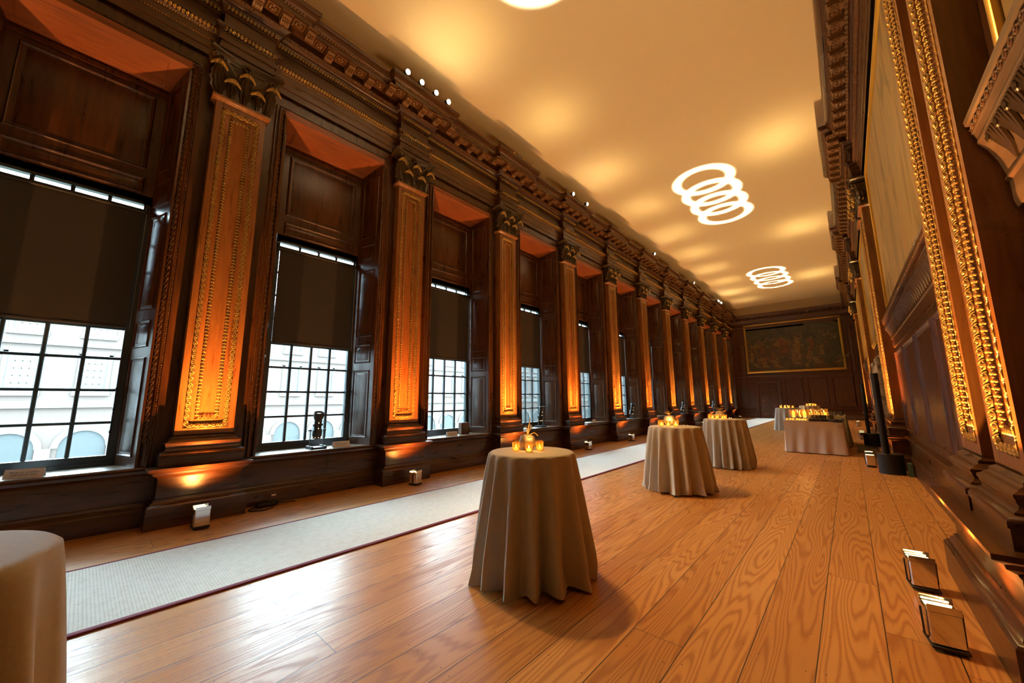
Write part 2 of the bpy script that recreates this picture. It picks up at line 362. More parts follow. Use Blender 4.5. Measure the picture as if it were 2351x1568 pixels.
PM = [(0, 0), (.006, .014), (.016, .022), (.026, .016), (.034, .004), (.040, .0)]       # panel moulding
def rect_path(o, U, V, u0, u1, v0, v1):
    o = Vector(o); U = Vector(U); V = Vector(V)
    return [o + U * u0 + V * v0, o + U * u1 + V * v0, o + U * u1 + V * v1, o + U * u0 + V * v1]
def panel(mb, o, U, V, N, u0, u1, v0, v1, field=True, mo=PM, sc=1.0):
    N = Vector(N); U = Vector(U); V = Vector(V)
    if U.cross(V).dot(N) < 0: p = rect_path(o, U, V, u0, u1, v0, v1)[::-1]
    else: p = rect_path(o, U, V, u0, u1, v0, v1)
    mb.sweep(p, [(-u * sc, v * sc) for u, v in mo], N, closed=True)
    if field:
        b = .075 * sc; o2 = Vector(o)
        a = rect_path(o2, U, V, u0 + b, u1 - b, v0 + b, v1 - b); c = rect_path(o2 + N * .012, U, V, u0 + b + .03, u1 - b - .03, v0 + b + .03, v1 - b - .03)
        if u1 - u0 > .28 and v1 - v0 > .2: mb.rings([[tuple(q) for q in a], [tuple(q) for q in c]], False, True)

# carved templates (x along, y across, z out)
def tmpl_egg(w_, p, rich=True):
    t = MB()
    t.torus((0, 0, w_ * .06), p * .36, w_ * .42, w_ * .11, 10 if rich else 8, 4)
    t.ell((0, 0, w_ * .05), (p * .20, w_ * .26, w_ * .24), 6, 4)
    if rich:
        a = R_(28); Mx = [[math.cos(a), -math.sin(a), 0], [math.sin(a), math.cos(a), 0], [0, 0, 1]]
        for q in (-.12, .12): t.ell((p * (.5 + q), 0, w_ * .02), (p * .085, w_ * .5, w_ * .2), 6, 4, Mx)
    return t
def tmpl_leaf(w_, p):
    t = MB()
    for s in (-1, 1):
        a = R_(34 * s); Mx = [[math.cos(a), -math.sin(a), 0], [math.sin(a), math.cos(a), 0], [0, 0, 1]]
        t.ell((s * p * .02, s * w_ * .26, w_ * .08), (p * .24, w_ * .40, w_ * .30), 6, 4, Mx)
    t.ell((p * .48, 0, w_ * .05), (p * .16, w_ * .34, w_ * .22), 6, 3)
    return t
def tmpl_bead(w_, p):
    t = MB(); t.ell((0, 0, 0), (p * .42, w_ * .5, w_ * .42), 6, 4); return t
def tmpl_scroll(w_, p):                      # running scroll for architraves
    t = MB(); t.torus((0, 0, 0), p * .26, w_ * .36, w_ * .08, 10, 4); t.ell((0, 0, 0), (p * .10, w_ * .15, w_ * .16), 6, 3)
    a = R_(50); Mx = [[math.cos(a), -math.sin(a), 0], [math.sin(a), math.cos(a), 0], [0, 0, 1]]
    t.ell((p * .5, w_ * .1, 0), (p * .07, w_ * .42, w_ * .12), 6, 3, Mx); return t
EGG = tmpl_egg(.062, .085); LEAF = tmpl_leaf(.042, .05); BEAD = tmpl_bead(.02, .032); SCR = tmpl_scroll(.055, .085); EGGS = tmpl_egg(.06, .12)

# --- window wall: piers, heads and dado as ONE shell object
WH = 1.0; 
def wall_left():
    mb = MB(); x0, x1 = -7.75, XW
    for n in range(0, NB + 2):                          # piers between windows
        y = YC(n)
        a, b = y - .66, y + .66
        a = max(a, YBACK); b = min(b, YEND + .05)
        if b > a: mb.box(x0, x1, a, b, 0, 7.6)
    for n in range(0, NB + 1):
        y = YC(n) + BAY / 2
        if y > YEND: break
        a, b = y - BAY / 2 + .66, min(y + BAY / 2 - .66, YEND)
        mb.box(x0, x1, a, b, 0, .73); mb.box(x0, x1, a, b, 6.64, 7.6)
    mb.box(x0, x1, YBACK, YEND, 7.6, ZC + .02)
    return mb
tag(wall_left().build('wall_left', M['oak']), kind='structure')
# dado moulding under the sills + plinth, running in the bays (structure trim)
DADO = [(0, 0), (.07, 0), (.07, .20), (.06, .215), (.05, .225), (.045, .27), (.03, .285), (.03, .30), (.012, .315), (.012, .33), (.012, .62), (.02, .635), (.028, .65), (.045, .665), (.05, .70), (.075, .715), (.085, .73), (.085, .748), (0, .752)]
mb = MB()
for n in range(0, NB + 1):
    y = YC(n) + BAY / 2
    if y > YEND: break
    a, b = y - BAY / 2 + .40, min(y + BAY / 2 - .40, YEND - .02)
    mb.sweep([(XW, a, 0), (XW, b, 0)], DADO, (0, 0, 1))
tag(mb.build('trim_1', M['oakh']), kind='structure')
# --- upper plaster band above the cornice on the window side
mb = MB(); mb.box(XW - .02, XW + .03, YBACK, YEND, 8.0, ZC); tag(mb.build('trim_2', M['plaster']), kind='structure')

# --- entablature + cornice with ressauts
ENT = [(0, 7.03), (0, 7.15), (.02, 7.155), (.02, 7.28), (.04, 7.285), (.04, 7.405), (.055, 7.41), (.075, 7.44), (.085, 7.49), (.10, 7.50), (.10, 7.525), (0, 7.54), (0, 7.80), (.02, 7.805), (.035, 7.85), (.06, 7.90), (.09, 7.92), (.09, 7.95), (.10, 7.955), (.125, 8.0), (.17, 8.035), (.17, 8.05), (.16, 8.06), (.16, 8.165), (.42, 8.165), (.42, 8.255), (.435, 8.26), (.435, 8.28), (.45, 8.285), (.47, 8.31), (.50, 8.34), (.53, 8.40), (.53, 8.45), (-.25, 8.45)]
def modillion():
    t = MB()                                         # x outward 0..0.24, y across, z 0 = soffit
    pr = [(0, -.11), (.02, -.125), (.06, -.118), (.10, -.095), (.15, -.085), (.19, -.09), (.215, -.08), (.225, -.055), (.215, -.03), (.225, 0)]
    for s in (-1, 1):
        pass
    v = []; 
    for s in (-.065, .065): v += [(x, s, z) for x, z in pr] + [(0, s, 0)]
    k = len(pr) + 1; f = [tuple(range(k)), tuple(reversed(range(k, 2 * k)))] + [(i, (i + 1) % k, (i + 1) % k + k, i + k) for i in range(k)]
    t.add(v, f)
    for j in range(3):                               # acanthus on its front
        for s in (-1, 0, 1):
            t.ell((.03 + .065 * j, s * .034, -.118 + .012 * j), (.035, .016, .014), 6, 3)
    for s in (-1, 1): t.torus((.03, s * .066, -.07), .03, .03, .009, 8, 4, [[1, 0, 0], [0, 0, 1], [0, 1, 0]]); 
    t.box(-.0, .245, -.078, .078, -.02, 0)
    return t
def rosette(r=.07):
    t = MB(); 
    for i in range(6):
        a = 2 * PI * i / 6; t.ell((.13 + math.cos(a) * r * .6, math.sin(a) * r * .6, -.012), (r * .38, r * .38, .02), 6, 3)
    t.ell((.13, 0, -.02), (r * .3, r * .3, .025), 6, 4)
    t.sweep([(.035, -.095, 0), (.225, -.095, 0), (.225, .095, 0), (.035, .095, 0)], [(0, 0), (0, -.02), (-.02, -.026), (-.028, -.004), (-.03, 0)], (0, 0, 1), closed=True)
    return t
MOD = modillion(); ROS = rosette()
def cornice_path(spans, x, dx, y0, y1, sgn):
    """spans = ressaut [a,b]; x wall face of the plain run, dx projection of a ressaut"""
    p = [(x, y0)]
    for a, b in spans: p += [(x, a), (x + sgn * dx, a), (x + sgn * dx, b), (x, b)]
    p += [(x, y1)]
    return p
RH = .36
spans = []
for n in range(0, NB + 1):
    a, b = YC(n) - RH, YC(n) + RH
    if b < YEND: spans.append((a, b))
XE = -7.02
pth = cornice_path(spans, XE, .15, YBACK, YEND, 1)
mb = MB(); mb.sweep([(x, y, 0) for x, y in pth], ENT, (0, 0, 1)); ent_l = tag(mb.build('trim_3', M['oakh']), kind='structure')
def carve_run(pieces, sgn, yofs=0.0):
    """pieces: (x_face, a, b, kind) along y"""
    gb = MB(); mm = MB(); bd = MB()
    for x, a, b in pieces:
        N_ = (sgn * 1.0, 0, -.9); 
        def bx(o): return x + sgn * o
        if b - a < .15: continue
        gb.repeat(EGGS, (bx(.155), a, 8.012), (bx(.155), b, 8.012), .12, N_)
        bd.repeat(LEAF, (bx(.09), a, 7.455), (bx(.09), b, 7.455), .05, N_, 1.35)
        bd.repeat(BEAD, (bx(.047), a, 7.402), (bx(.047), b, 7.402), .032, N_)
        bd.repeat(BEAD, (bx(.025), a, 7.28), (bx(.025), b, 7.28), .032, N_, .7)
        bd.repeat(LEAF, (bx(.062), a, 7.87), (bx(.062), b, 7.87), .05, N_, 1.3)
        bd.repeat(BEAD, (bx(.44), a - .3, 8.268), (bx(.44), b + .3, 8.268), .05, N_, 1.1)
    return gb, bd
pieces = []; prev = YBACK
for a, b in spans:
    pieces.append((XE, prev, a)); pieces.append((XE + .15, a, b)); prev = b
pieces.append((XE, prev, YEND))
gb, bd = carve_run(pieces, 1)
gb.build('egg_moulding', M['carve'], ent_l); bd.build('leaf_moulding', M['gilt'], ent_l)
mm = MB()
for n in range(0, NB + 1):
    for k in range(-4, 4):
        y = YC(n) + (k + .0) * BAY / 8; yr = y + BAY / 16
        if y < YBACK + .2 or yr > YEND - .3: continue
        def off(q):
            d = abs(q - YC(n)); d = min(d, BAY - d); return .15 if d < .86 else 0
        mm.merge(MOD, t=(XE + off(y) + .165, y, 8.165)); mm.merge(ROS, t=(XE + off(yr) + .165, yr, 8.165))
mm.build('modillion_band', M['carve'], ent_l)
ent_l['label'] = 'carved oak entablature and cornice over the windows'

# --- windows
def half_window():
    pass
def make_window(n, first=None):
    yc = YC(n) + BAY / 2
    w_ = thing('window_%d' % n, 'tall sash window in a carved oak recess, number %d along the wall' % n, 'window', (0, yc, 0), kind='structure')
    return w_
win_parts = []
def win_mesh(name, mb, m):
    o = mb.build(name, m); win_parts.append(o); return o
# sash: frame and glazing bars at x=-7.65
mb = MB()
G0, G1, PW = .885, 4.52, .3475
mb.box(-7.69, -7.60, -.79, .79, .752, G0); mb.box(-7.69, -7.6, -.80, -2 * PW - .0, G0, 4.66); mb.box(-7.69, -7.6, 2 * PW + .0, .80, G0, 4.66)
mb.box(-7.69, -7.6, -.8, .8, G1, 4.66)
mb.box(-7.60, -7.555, -.79, .79, .752, .80)
for j in (-1, 0, 1): mb.bbox(-7.68, -7.62, j * PW - .021, j * PW + .021, G0, G1, .008)
for k in range(1, 9):
    z = G0 + .4375 * k
    if z < G1 - .1: mb.bbox(-7.675, -7.63, -2 * PW, 2 * PW, z - (.030 if k == 4 else .019), z + (.030 if k == 4 else .019), .006)
sash = win_mesh('sash', mb, M['sash'])
mb = MB(); mb.box(-7.657, -7.651, -2 * PW, 2 * PW, G0, G1); pane = win_mesh('pane', mb, M['pane'])
# sill board
mb = MB(); mb.add([(-7.62, -.80, .752), (-7.0, -1.0, .752), (-7.0, 1.0, .752), (-7.62, .80, .752)], [(0, 1, 2, 3)]); mb.box(-7.62, -6.985, -1.0, 1.0, .735, .753)
sill = win_mesh('sill', mb, M['grey_oak'])
# head board above the blind, panelled
mb = MB(); mb.box(-7.66, -7.60, -.80, .80, 4.56, 6.62)
fo, U_, V_, N_ = (-7.60, 0, 0), (0, 1, 0), (0, 0, 1), (1, 0, 0)
panel(mb, fo, U_, V_, N_, -.66, .66, 4.68, 4.93); panel(mb, fo, U_, V_, N_, -.66, .66, 5.06, 6.28)
mb.box(-7.62, -7.57, -.8, .8, 6.36, 6.42)
head = win_mesh('head_panel', mb, M['oak'])
# soffit, sloping down to the back
mb = MB(); s0, s1 = 6.635, 6.45
mb.add([(-6.99, -.96, s0), (-6.99, .96, s0), (-7.64, .80, s1), (-7.64, -.80, s1), (-6.99, -.96, s0 + .12), (-6.99, .96, s0 + .12), (-7.64, .8, s0 + .12), (-7.64, -.8, s0 + .12)], [(0, 1, 2, 3), (4, 7, 6, 5), (0, 4, 5, 1), (2, 6, 7, 3), (1, 5, 6, 2), (0, 3, 7, 4)])
sl = Vector((-.65, 0, s1 - s0)).normalized(); nn = Vector((0, 1, 0)).cross(sl); nn = nn if nn.z < 0 else -nn
panel(mb, (-6.99, 0, s0), (0, 1, 0), sl, nn, -.72, .72, .10, .58, field=False, mo=[(0, 0), (.004, .006), (.010, .009), (.016, .006), (.02, 0)])
soffit = win_mesh('soffit', mb, M['lit_oak'])
# shutters: panelled splays
def shutter(s):
    mb = MB(); a = Vector((-6.99, s * .94, 0)); b = Vector((-7.60, s * .775, 0)); U = (b - a).normalized(); L_ = (b - a).length; Nn = Vector((0, 0, 1)).cross(U) * (1 if s > 0 else -1)
    if Nn.y * s > 0: Nn = -Nn
    t = Nn * -.03
    mb.add([tuple(a + Vector((0, 0, .753))), tuple(b + Vector((0, 0, .753))), tuple(b + Vector((0, 0, 6.6))), tuple(a + Vector((0, 0, 6.6)))] + [tuple(q + t) for q in (a + Vector((0, 0, .753)), b + Vector((0, 0, .753)), b + Vector((0, 0, 6.6)), a + Vector((0, 0, 6.6)))], [(0, 1, 2, 3), (4, 7, 6, 5), (0, 4, 5, 1), (1, 5, 6, 2), (2, 6, 7, 3), (3, 7, 4, 0)])
    for z0, z1 in ((.88, 2.20), (2.34, 2.72), (2.88, 4.30), (4.46, 4.86), (5.02, 6.38)):
        panel(mb, a, U, (0, 0, 1), Nn, .10, L_ - .09, z0, z1, sc=.8)
    # outer rounded stile
    return win_mesh('shutter', mb, M['oak'])
sh1, sh2 = shutter(-1), shutter(1)
# architrave
AR = [(0, -.03), (0, .02), (.012, .026), (.02, .02), (.022, .012), (.045, .012), (.05, .02), (.06, .025), (.11, .055), (.125, .06), (.135, .072), (.15, .075), (.16, .06), (.165, .035), (.185, .035), (.195, .05), (.21, .05), (.215, .0)]
AR = [(u * .80, v + .01) for u, v in AR]
ap = [(XW, -.93, .752), (XW, -.93, 6.63), (XW, .93, 6.63), (XW, .93, .752)]
mb = MB(); mb.sweep(ap, [(-u, v) for u, v in AR], (1, 0, 0), caps=False)
arch = win_mesh('architrave', mb, M['oak'])
mb = MB()
for s in (-1, 1):
    mb.repeat(SCR, (XW + .058, s * (.93 + .068), 1.05), (XW + .058, s * (.93 + .068), 6.68), .085, (1, s * -.6, 0))
    mb.repeat(BEAD, (XW + .055, s * (.93 + .14), 1.05), (XW + .055, s * (.93 + .14), 6.72), .032, (1, 0, 0), .85)
    mb.repeat(BEAD, (XW + .028, s * (.93 + .028), .8), (XW + .028, s * (.93 + .028), 6.65), .032, (1, 0, 0), .6)
mb.repeat(SCR, (XW + .058, -.99, 6.698), (XW + .058, .99, 6.698), .085, (1, 0, -.6))
carv = win_mesh('carved_border', mb, M['carve'])
# wall board above architrave up to entablature is part of wall. window bolts
mb = MB(); mb.tube([(-7.58, .70, 1.15), (-7.58, .70, 1.9)], .006, 6); mb.ell((-7.578, .70, 1.2), (.014, .014, .03)); mb.ell((-7.578, .70, 1.78), (.014, .014, .03)); mb.ell((-7.578, .70, 1.5), (.012, .012, .02))
bolt = win_mesh('window_bolt', mb, M['black'])
# roller blind (thing of its own)
mb = MB(); BW = .715
mb.lathe([(.032, -BW), (.032, BW)], seg=12); t_ = mb.arr()[:, [2, 0, 1]]; mb.v = [t_ * np.array([-1, 1, 1])]   # placeholder axis swap, fixed below
BL_roll = MB(); k = 12
BL_roll.rings([[(-7.575 + .034 * math.cos(2 * PI * j / k), y, 4.40 + .034 * math.sin(2 * PI * j / k)) for j in range(k)] for y in (-BW, BW)], True, True)
BL_roll.box(-7.60, -7.55, -BW - .03, -BW - .01, 4.36, 4.47); BL_roll.box(-7.60, -7.55, BW + .01, BW + .03, 4.36, 4.47)
BL_fab = MB(); cols_ = 14; pts = []
for i in range(9):
    z = 4.39 - (4.39 - 2.655) * i / 8; pts.append([(-7.572 + .004 * math.sin(j * 1.3) + .003 * math.sin(i * 1.7 + j), -.70 + 1.40 * j / cols_, z) for j in range(cols_ + 1)])
BL_fab.rings(pts, closed=False); BL_fab.rings([[(x - .004, y, z) for x, y, z in r] for r in pts], closed=False)
BL_bar = MB(); BL_bar.bbox(-7.588, -7.562, -.70, .70, 2.63, 2.66, .006)
BL_ch = MB(); 
BL_ch.tube([(-7.56, .735, 4.38 - i * .0225) for i in range(80)], [.0055 if i % 2 else .002 for i in range(80)], 5)
ordn = ['first', 'second', 'third', 'fourth', 'fifth', 'sixth', 'seventh', 'eighth', 'ninth', 'tenth', 'eleventh', 'twelfth', 'thirteenth']
blind0 = thing('roller_blind', '', 'blind')
BL_roll.build('roller', M['black'], blind0); BL_fab.build('blind_fabric', M['blind'], blind0, ang=180); BL_bar.build('bottom_bar', M['blind'], blind0); BL_ch.build('bead_chain', M['cord'], blind0)
blind_kids = [o for o in COL.objects if o.parent == blind0]
def copy_kids(kids, parent):
    for k_ in kids:
        c = k_.copy(); COL.objects.link(c); c.parent = parent
for n in range(0, 13):                              # window_1 is the leftmost in view
    wy = YC(n) + BAY / 2
    if wy > YEND - .6: break
    wn = thing('window_%d' % (n + 1), None, None, (0, wy, 0), kind='structure')
    if n == 0:
        for o in win_parts: o.parent = wn
    else: copy_kids(win_parts, wn)
    if n == 0: b_ = blind0; b_.location = (0, wy, 0)
    else:
        b_ = thing('roller_blind', '', 'blind', (0, wy, 0)); copy_kids(blind_kids, b_)
    if n < 5: b_['label'] = 'dark brown roller blind half down over the %s tall window from the left' % ordn[n]; b_['group'] = 'half drawn roller blinds'
    else: b_['label'] = 'dark roller blind in one of the far windows hidden by shutters'; b_['group'] = 'far hidden roller blinds'
# --- pilasters (window side), local origin at floor under the pilaster centre on the shaft face; +x = into room
hw = .333
PEDP = [(0, 0), (.20, 0), (.20, .265), (.19, .275), (.185, .285), (.165, .295), (.155, .32), (.135, .335), (.135, .355), (.115, .365), (.115, .60), (.125, .615), (.13, .63), (.16, .65), (.175, .66), (.18, .685), (.215, .70), (.23, .715), (.23, .745), (.205, .75), (0, .752)]
BASP = [(0, .75), (.125, .75), (.125, .865), (.135, .872), (.135, .905), (.12, .93), (.095, .94), (.095, .95), (.075, .965), (.068, .985), (.075, 1.0), (.078, 1.01), (.078, 1.022), (.085, 1.03), (.085, 1.05), (.06, 1.065), (.055, 1.075), (.03, 1.09), (.03, 1.11), (.0, 1.13), (0, 1.15)]
ped = MB(); bas = MB(); dz = .18
ped.sweep([(-.185, -hw, 0), (0, -hw, 0), (0, hw, 0), (-.185, hw, 0)], PEDP, (0, 0, 1))
bas.sweep([(-.185, -hw, 0), (0, -hw, 0), (0, hw, 0), (-.185, hw, 0)], BASP, (0, 0, 1))
sh = MB(); zb, zt = 1.13, 6.27; rc = .045
# body sides & face frame with a recess
def frame_face(mb, y0, y1, z0, z1, iy, iz, x=0.):
    o = [(x, y0, z0), (x, y1, z0), (x, y1, z1), (x, y0, z1)]; i = [(x, y0 + iy, z0 + iz), (x, y1 - iy, z0 + iz), (x, y1 - iy, z1 - iz), (x, y0 + iy, z1 - iz)]
    mb.rings([o, i], False, False)
def rr(x, iy, iz): return [(x, -hw + iy, zb + iz), (x, hw - iy, zb + iz), (x, hw - iy, zt - iz), (x, -hw + iy, zt - iz)]
sh.rings([[(-.185, -hw, zb), (-.185, hw, zb), (-.185, hw, zt), (-.185, -hw, zt)], rr(0, 0, 0), rr(0, .075, .10), rr(-.008, .08, .105), rr(-.028, .14, .165), rr(-.028, .195, .22), rr(-.034, .20, .225), rr(-.05, .24, .265)], False, True)
cv = MB()
for s in (-1, 1):
    cv.repeat(EGG, (-.010, s * (hw - .11), zb + .13), (-.010, s * (hw - .11), zt - .13), .085, (1, -s * .4, 0))
    cv.repeat(LEAF, (-.030, s * (hw - .22), zb + .25), (-.030, s * (hw - .22), zt - .25), .05, (1, -s * .4, 0))
for z, sg in ((zb + .135, 1), (zt - .135, -1)):
    cv.repeat(EGG, (-.010, -hw + .11, z), (-.010, hw - .11, z), .085, (1, 0, sg * .4))
for z, sg in ((zb + .245, 1), (zt - .245, -1)):
    cv.repeat(LEAF, (-.030, -hw + .22, z), (-.030, hw - .22, z), .05, (1, 0, sg * .4))
nk = MB(); nk.sweep([(-.185, -hw, 0), (0, -hw, 0), (0, hw, 0), (-.185, hw, 0)], [(0, 6.255), (.02, 6.265), (.028, 6.275), (.05, 6.285), (.06, 6.305), (.055, 6.33), (.035, 6.34), (.02, 6.345), (0, 6.345)], (0, 0, 1))
# Corinthian capital
def leaf_mesh(mb, base, h_, w_, out, lean=0., lobes=5):
    """acanthus leaf standing at base, curling outwards along +x"""
    st = 22; seg = 8; v = []
    for i in range(st + 1):
        t = i / st
        if t < .72: x = out * .25 * (t / .72) ** 2; z = h_ * t / .72 * .92
        else: a = (t - .72) / .28 * 3.6; x = out * .25 + out * .38 * (1 - math.cos(a)); z = h_ * .92 + h_ * .13 * math.sin(a)
        wd = w_ * (.55 + .45 * math.sin(PI * min(1, t * 1.25))) * (1 + .11 * math.sin(t * lobes * 2 * PI)) * (1 - .45 * max(0, t - .7) / .3)
        for j in range(seg + 1):
            s = j / seg * 2 - 1; v.append((base[0] + x - .03 * abs(s) ** 1.5 + .010 * (1 - abs(s)) + .012 * math.cos(s * 12), base[1] + s * wd / 2 + lean * t, base[2] + z - .015 * s * s))
    f = [(i * (seg + 1) + j, i * (seg + 1) + j + 1, (i + 1) * (seg + 1) + j + 1, (i + 1) * (seg + 1) + j) for i in range(st) for j in range(seg)]
    mb.add(v, f)
    tip = MB()
def leaf_tip(mb, base, h_, w_, out, lean=0.):
    for j in range(9):
        s = j / 8 * 2 - 1; a = .5 * s; Mx = [[1, 0, 0], [0, math.cos(a), -math.sin(a)], [0, math.sin(a), math.cos(a)]]
        mb.ell((base[0] + out * .95 - .03 * s * s, base[1] + lean + s * w_ * .40, base[2] + h_ * (.93 - .10 * s * s)), (.022, .0155, .042), 8, 5, Mx)
cap = MB(); tips = MB(); zc0 = 6.345; ch = .70
cap.rings([[(-.185, -hw, zc0), (0, -hw, zc0), (0, hw, zc0), (-.185, hw, zc0)], [(-.185, -hw * .98, zc0 + .3), (.0, -hw * .98, zc0 + .3), (.0, hw * .98, zc0 + .3), (-.185, hw * .98, zc0 + .3)], [(-.185, -hw * 1.05, zc0 + .58), (.05, -hw * 1.05, zc0 + .58), (.05, hw * 1.05, zc0 + .58), (-.185, hw * 1.05, zc0 + .58)]], False, True)
for y in (-.17, .17): leaf_mesh(cap, (.0, y, zc0), .27, .21, .15); leaf_tip(tips, (.0, y, zc0), .27, .21, .15)
for y, ln in ((-.31, -.06), (0, 0), (.31, .06)): leaf_mesh(cap, (.01, y, zc0), .46, .22, .20, ln); leaf_tip(tips, (.01, y, zc0), .46, .22, .20, ln)
for s in (-1, 1):                                    # side leaves and returns
    cap.ell((-.06, s * (hw + .03), zc0 + .24), (.05, .03, .12)); tips.ell((-.05, s * (hw + .055), zc0 + .12), (.03, .022, .035), 6, 4)
    for q in range(2):                               # caulicoles and volutes
        pts = []
        for i in range(22):
            t = i / 21; a = t * 4.6 * PI / 2
            if t < .4: pts.append((.05 + .10 * t / .4, s * (.12 + .17 * t / .4 + q * .02), zc0 + .36 + .2 * t / .4))
            else:
                a = (t - .4) / .6 * 3.4 * PI; r = .062 * (1 - .75 * (t - .4) / .6); pts.append((.15 + q * .012, s * (.33 + q * .03) + s * r * math.sin(a), zc0 + .53 + r * math.cos(a) - .0))
        cap.tube(pts, [.017 - .006 * i / 21 for i in range(22)], 6)
    pts = [(.06, s * .10, zc0 + .38), (.08, s * .10, zc0 + .48), (.10, s * .06, zc0 + .54), (.10, s * .035, zc0 + .50)]
    cap.tube(pts, .012, 6)
# abacus with concave front
ab = []
for zz, e in ((zc0 + .585, .0), (zc0 + .62, .0), (zc0 + .635, .02), (zc0 + .66, .045), (zc0 + .69, .045)):
    r = [(-.185, -.42 - e, zz), (.12 + e, -.465 - e, zz), (.16 + e, -.43 - e, zz)]
    for j in range(1, 8):
        t = j / 8 * 2 - 1; r.append((.16 + e - .115 * (1 - t * t), t * (.43 + e), zz))
    r += [(.16 + e, (.43 + e), zz), (.12 + e, .465 + e, zz), (-.185, .42 + e, zz)]; ab.append(r)
cap.rings(ab, True, True)
fl = MB()
for i in range(6):
    a = 2 * PI * i / 6; fl.ell((.085, .05 * math.cos(a), zc0 + .62 + .05 * math.sin(a)), (.025, .028, .028), 6, 4)
fl.ell((.115, 0, zc0 + .62), (.025, .022, .022), 6, 4)
cap.merge(fl)
def make_pilaster():
    r = thing('pilaster', '', 'pilaster')
    ped.build('pedestal', M['oakh'], r); bas.build('base', M['oakh'], r); sh.build('shaft', M['oakf'], r); cv.build('carved_border', M['gilt'], r)
    nk.build('necking', M['oakf'], r); nf = len(cap.f); cap.merge(tips); k_ = cap.build('capital', [M['bronze'], M['gilt']], r)
    k_.data.polygons.foreach_set('material_index', [0] * nf + [1] * (len(k_.data.polygons) - nf))
    return r
pil0 = make_pilaster()
LP = []
for n in range(0, NB):
    o = pil0 if n == 0 else dup(pil0, (0, 0, 0))
    o.location = (XS, YC(n), 0); o['group'] = 'pilasters between the windows'
    if n == 0: o['label'] = 'window-wall oak pilaster beyond the left edge of the picture'
    elif n == 1: o['label'] = 'nearest figured oak pilaster glowing orange right of the first window'
    elif n == 11: o['label'] = 'last oak pilaster of the window wall, beside the far corner'
    else: o['label'] = '%s orange-lit oak pilaster from the left on the window wall' % ordn[n - 1]
    LP.append(o)
# --- picture wall (right)
mb = MB(); mb.box(XRW, XRW + .3, YBACK, YEND + .2, 0, ZC + .02); tag(mb.build('wall_right', M['oak']), kind='structure')
mb = MB(); mb.box(XRW - .03, XRW + .02, YBACK, YEND, 8.0, ZC); tag(mb.build('trim_4', M['plaster']), kind='structure')
PO = .51                                             # half distance of the two pilasters in a pair
Rm = Matrix.Rotation(PI, 4, 'Z')
for i, yc in enumerate(RP):
    for s in (-1, 1):
        o = dup(pil0, (XRS, yc + s * PO, 0), PI)
        for ch in [c for c in COL.objects if c.parent == o and c.name.startswith('pedestal')]: bpy.data.objects.remove(ch)
        o['group'] = 'paired pilasters on the picture wall'
        which = 'nearer' if s < 0 else 'farther'
        o['label'] = '%s pilaster of the %s gold-lit carved pair along the right wall' % (which, ordn[i])
    pp = MB(); e = PO + hw
    pp.sweep([(XRW, yc + e, 0), (XRS, yc + e, 0), (XRS, yc - e, 0), (XRW, yc - e, 0)], PEDP, (0, 0, 1))
    tag(pp.build('pedestal', M['oakh']), 'long moulded oak pedestal under the %s pilaster pair on the right wall' % ordn[i], 'pedestal', 'pedestals of the right wall')
# dado
segs = []; prev = YBACK
for yc in RP: segs.append((prev, yc - PO - hw - .04)); prev = yc + PO + hw + .04
segs.append((prev, YEND))
mb = MB()
for a, b in segs: mb.sweep([(XRW, b, 0), (XRW, a, 0)], DADO, (0, 0, 1))
tag(mb.build('trim_5', M['oakh']), kind='structure')
# entablature right
spr = [(yc - PO - RH, yc + PO + RH) for yc in RP]
XRE = .80
p = [(XRE, YBACK)]
for a, b in spr: p += [(XRE, a), (XRE - .15, a), (XRE - .15, b), (XRE, b)]
p += [(XRE, YEND)]
mb = MB(); mb.sweep([(x, y, 0) for x, y in p[::-1]], ENT, (0, 0, 1)); ent_r = tag(mb.build('trim_6', M['oakh']), kind='structure')
pieces = []; prev = YBACK
for a, b in spr: pieces.append((XRE, prev, a)); pieces.append((XRE - .15, a, b)); prev = b
pieces.append((XRE, prev, YEND))
gb, bd = carve_run(pieces, -1); gb.build('egg_moulding', M['carve'], ent_r); bd.build('leaf_moulding', M['carve'], ent_r)
mm = MB(); y = YBACK + .2; Fx = [[-1, 0, 0], [0, 1, 0], [0, 0, 1]]
while y < YEND - .4:
    def offr(q): return .15 if any(a - .5 < q < b + .5 for a, b in spr) else 0
    mm.merge(MOD, Fx, (XRE - offr(y) - .165, y, 8.165)); mm.merge(ROS, Fx, (XRE - offr(y + .2) - .165, y + .2, 8.165)); y += .402
mm.build('modillion_band', M['carve'], ent_r)
# wall panels below the paintings, shelves and paintings between the pairs
SHELF = [(0, 2.72), (.02, 2.73), (.03, 2.78), (.03, 2.90), (.045, 2.915), (.045, 2.93), (.035, 2.94), (.04, 2.97), (.055, 3.05), (.085, 3.14), (.115, 3.19), (.12, 3.20), (.12, 3.215), (.115, 3.22), (.13, 3.27), (.135, 3.275), (.135, 3.33), (.155, 3.34), (.16, 3.37), (.0, 3.40)]
CANV = [M['canvas']] * 4
lab = ['blank strip']
bays = [(YBACK, RP[0] - PO - hw - .02), (RP[0] + PO + hw + .02, RP[1] - PO - hw - .02), (RP[1] + PO + hw + .02, RP[2] - PO - hw - .02), (RP[2] + PO + hw + .02, RP[3] - PO - hw - .02), (RP[3] + PO + hw + .02, YEND - .1)]
names = ['nearest', 'large second', 'third', 'fourth', 'farthest']
pw = MB(); U_, V_, N_ = (0, 1, 0), (0, 0, 1), (-1, 0, 0)
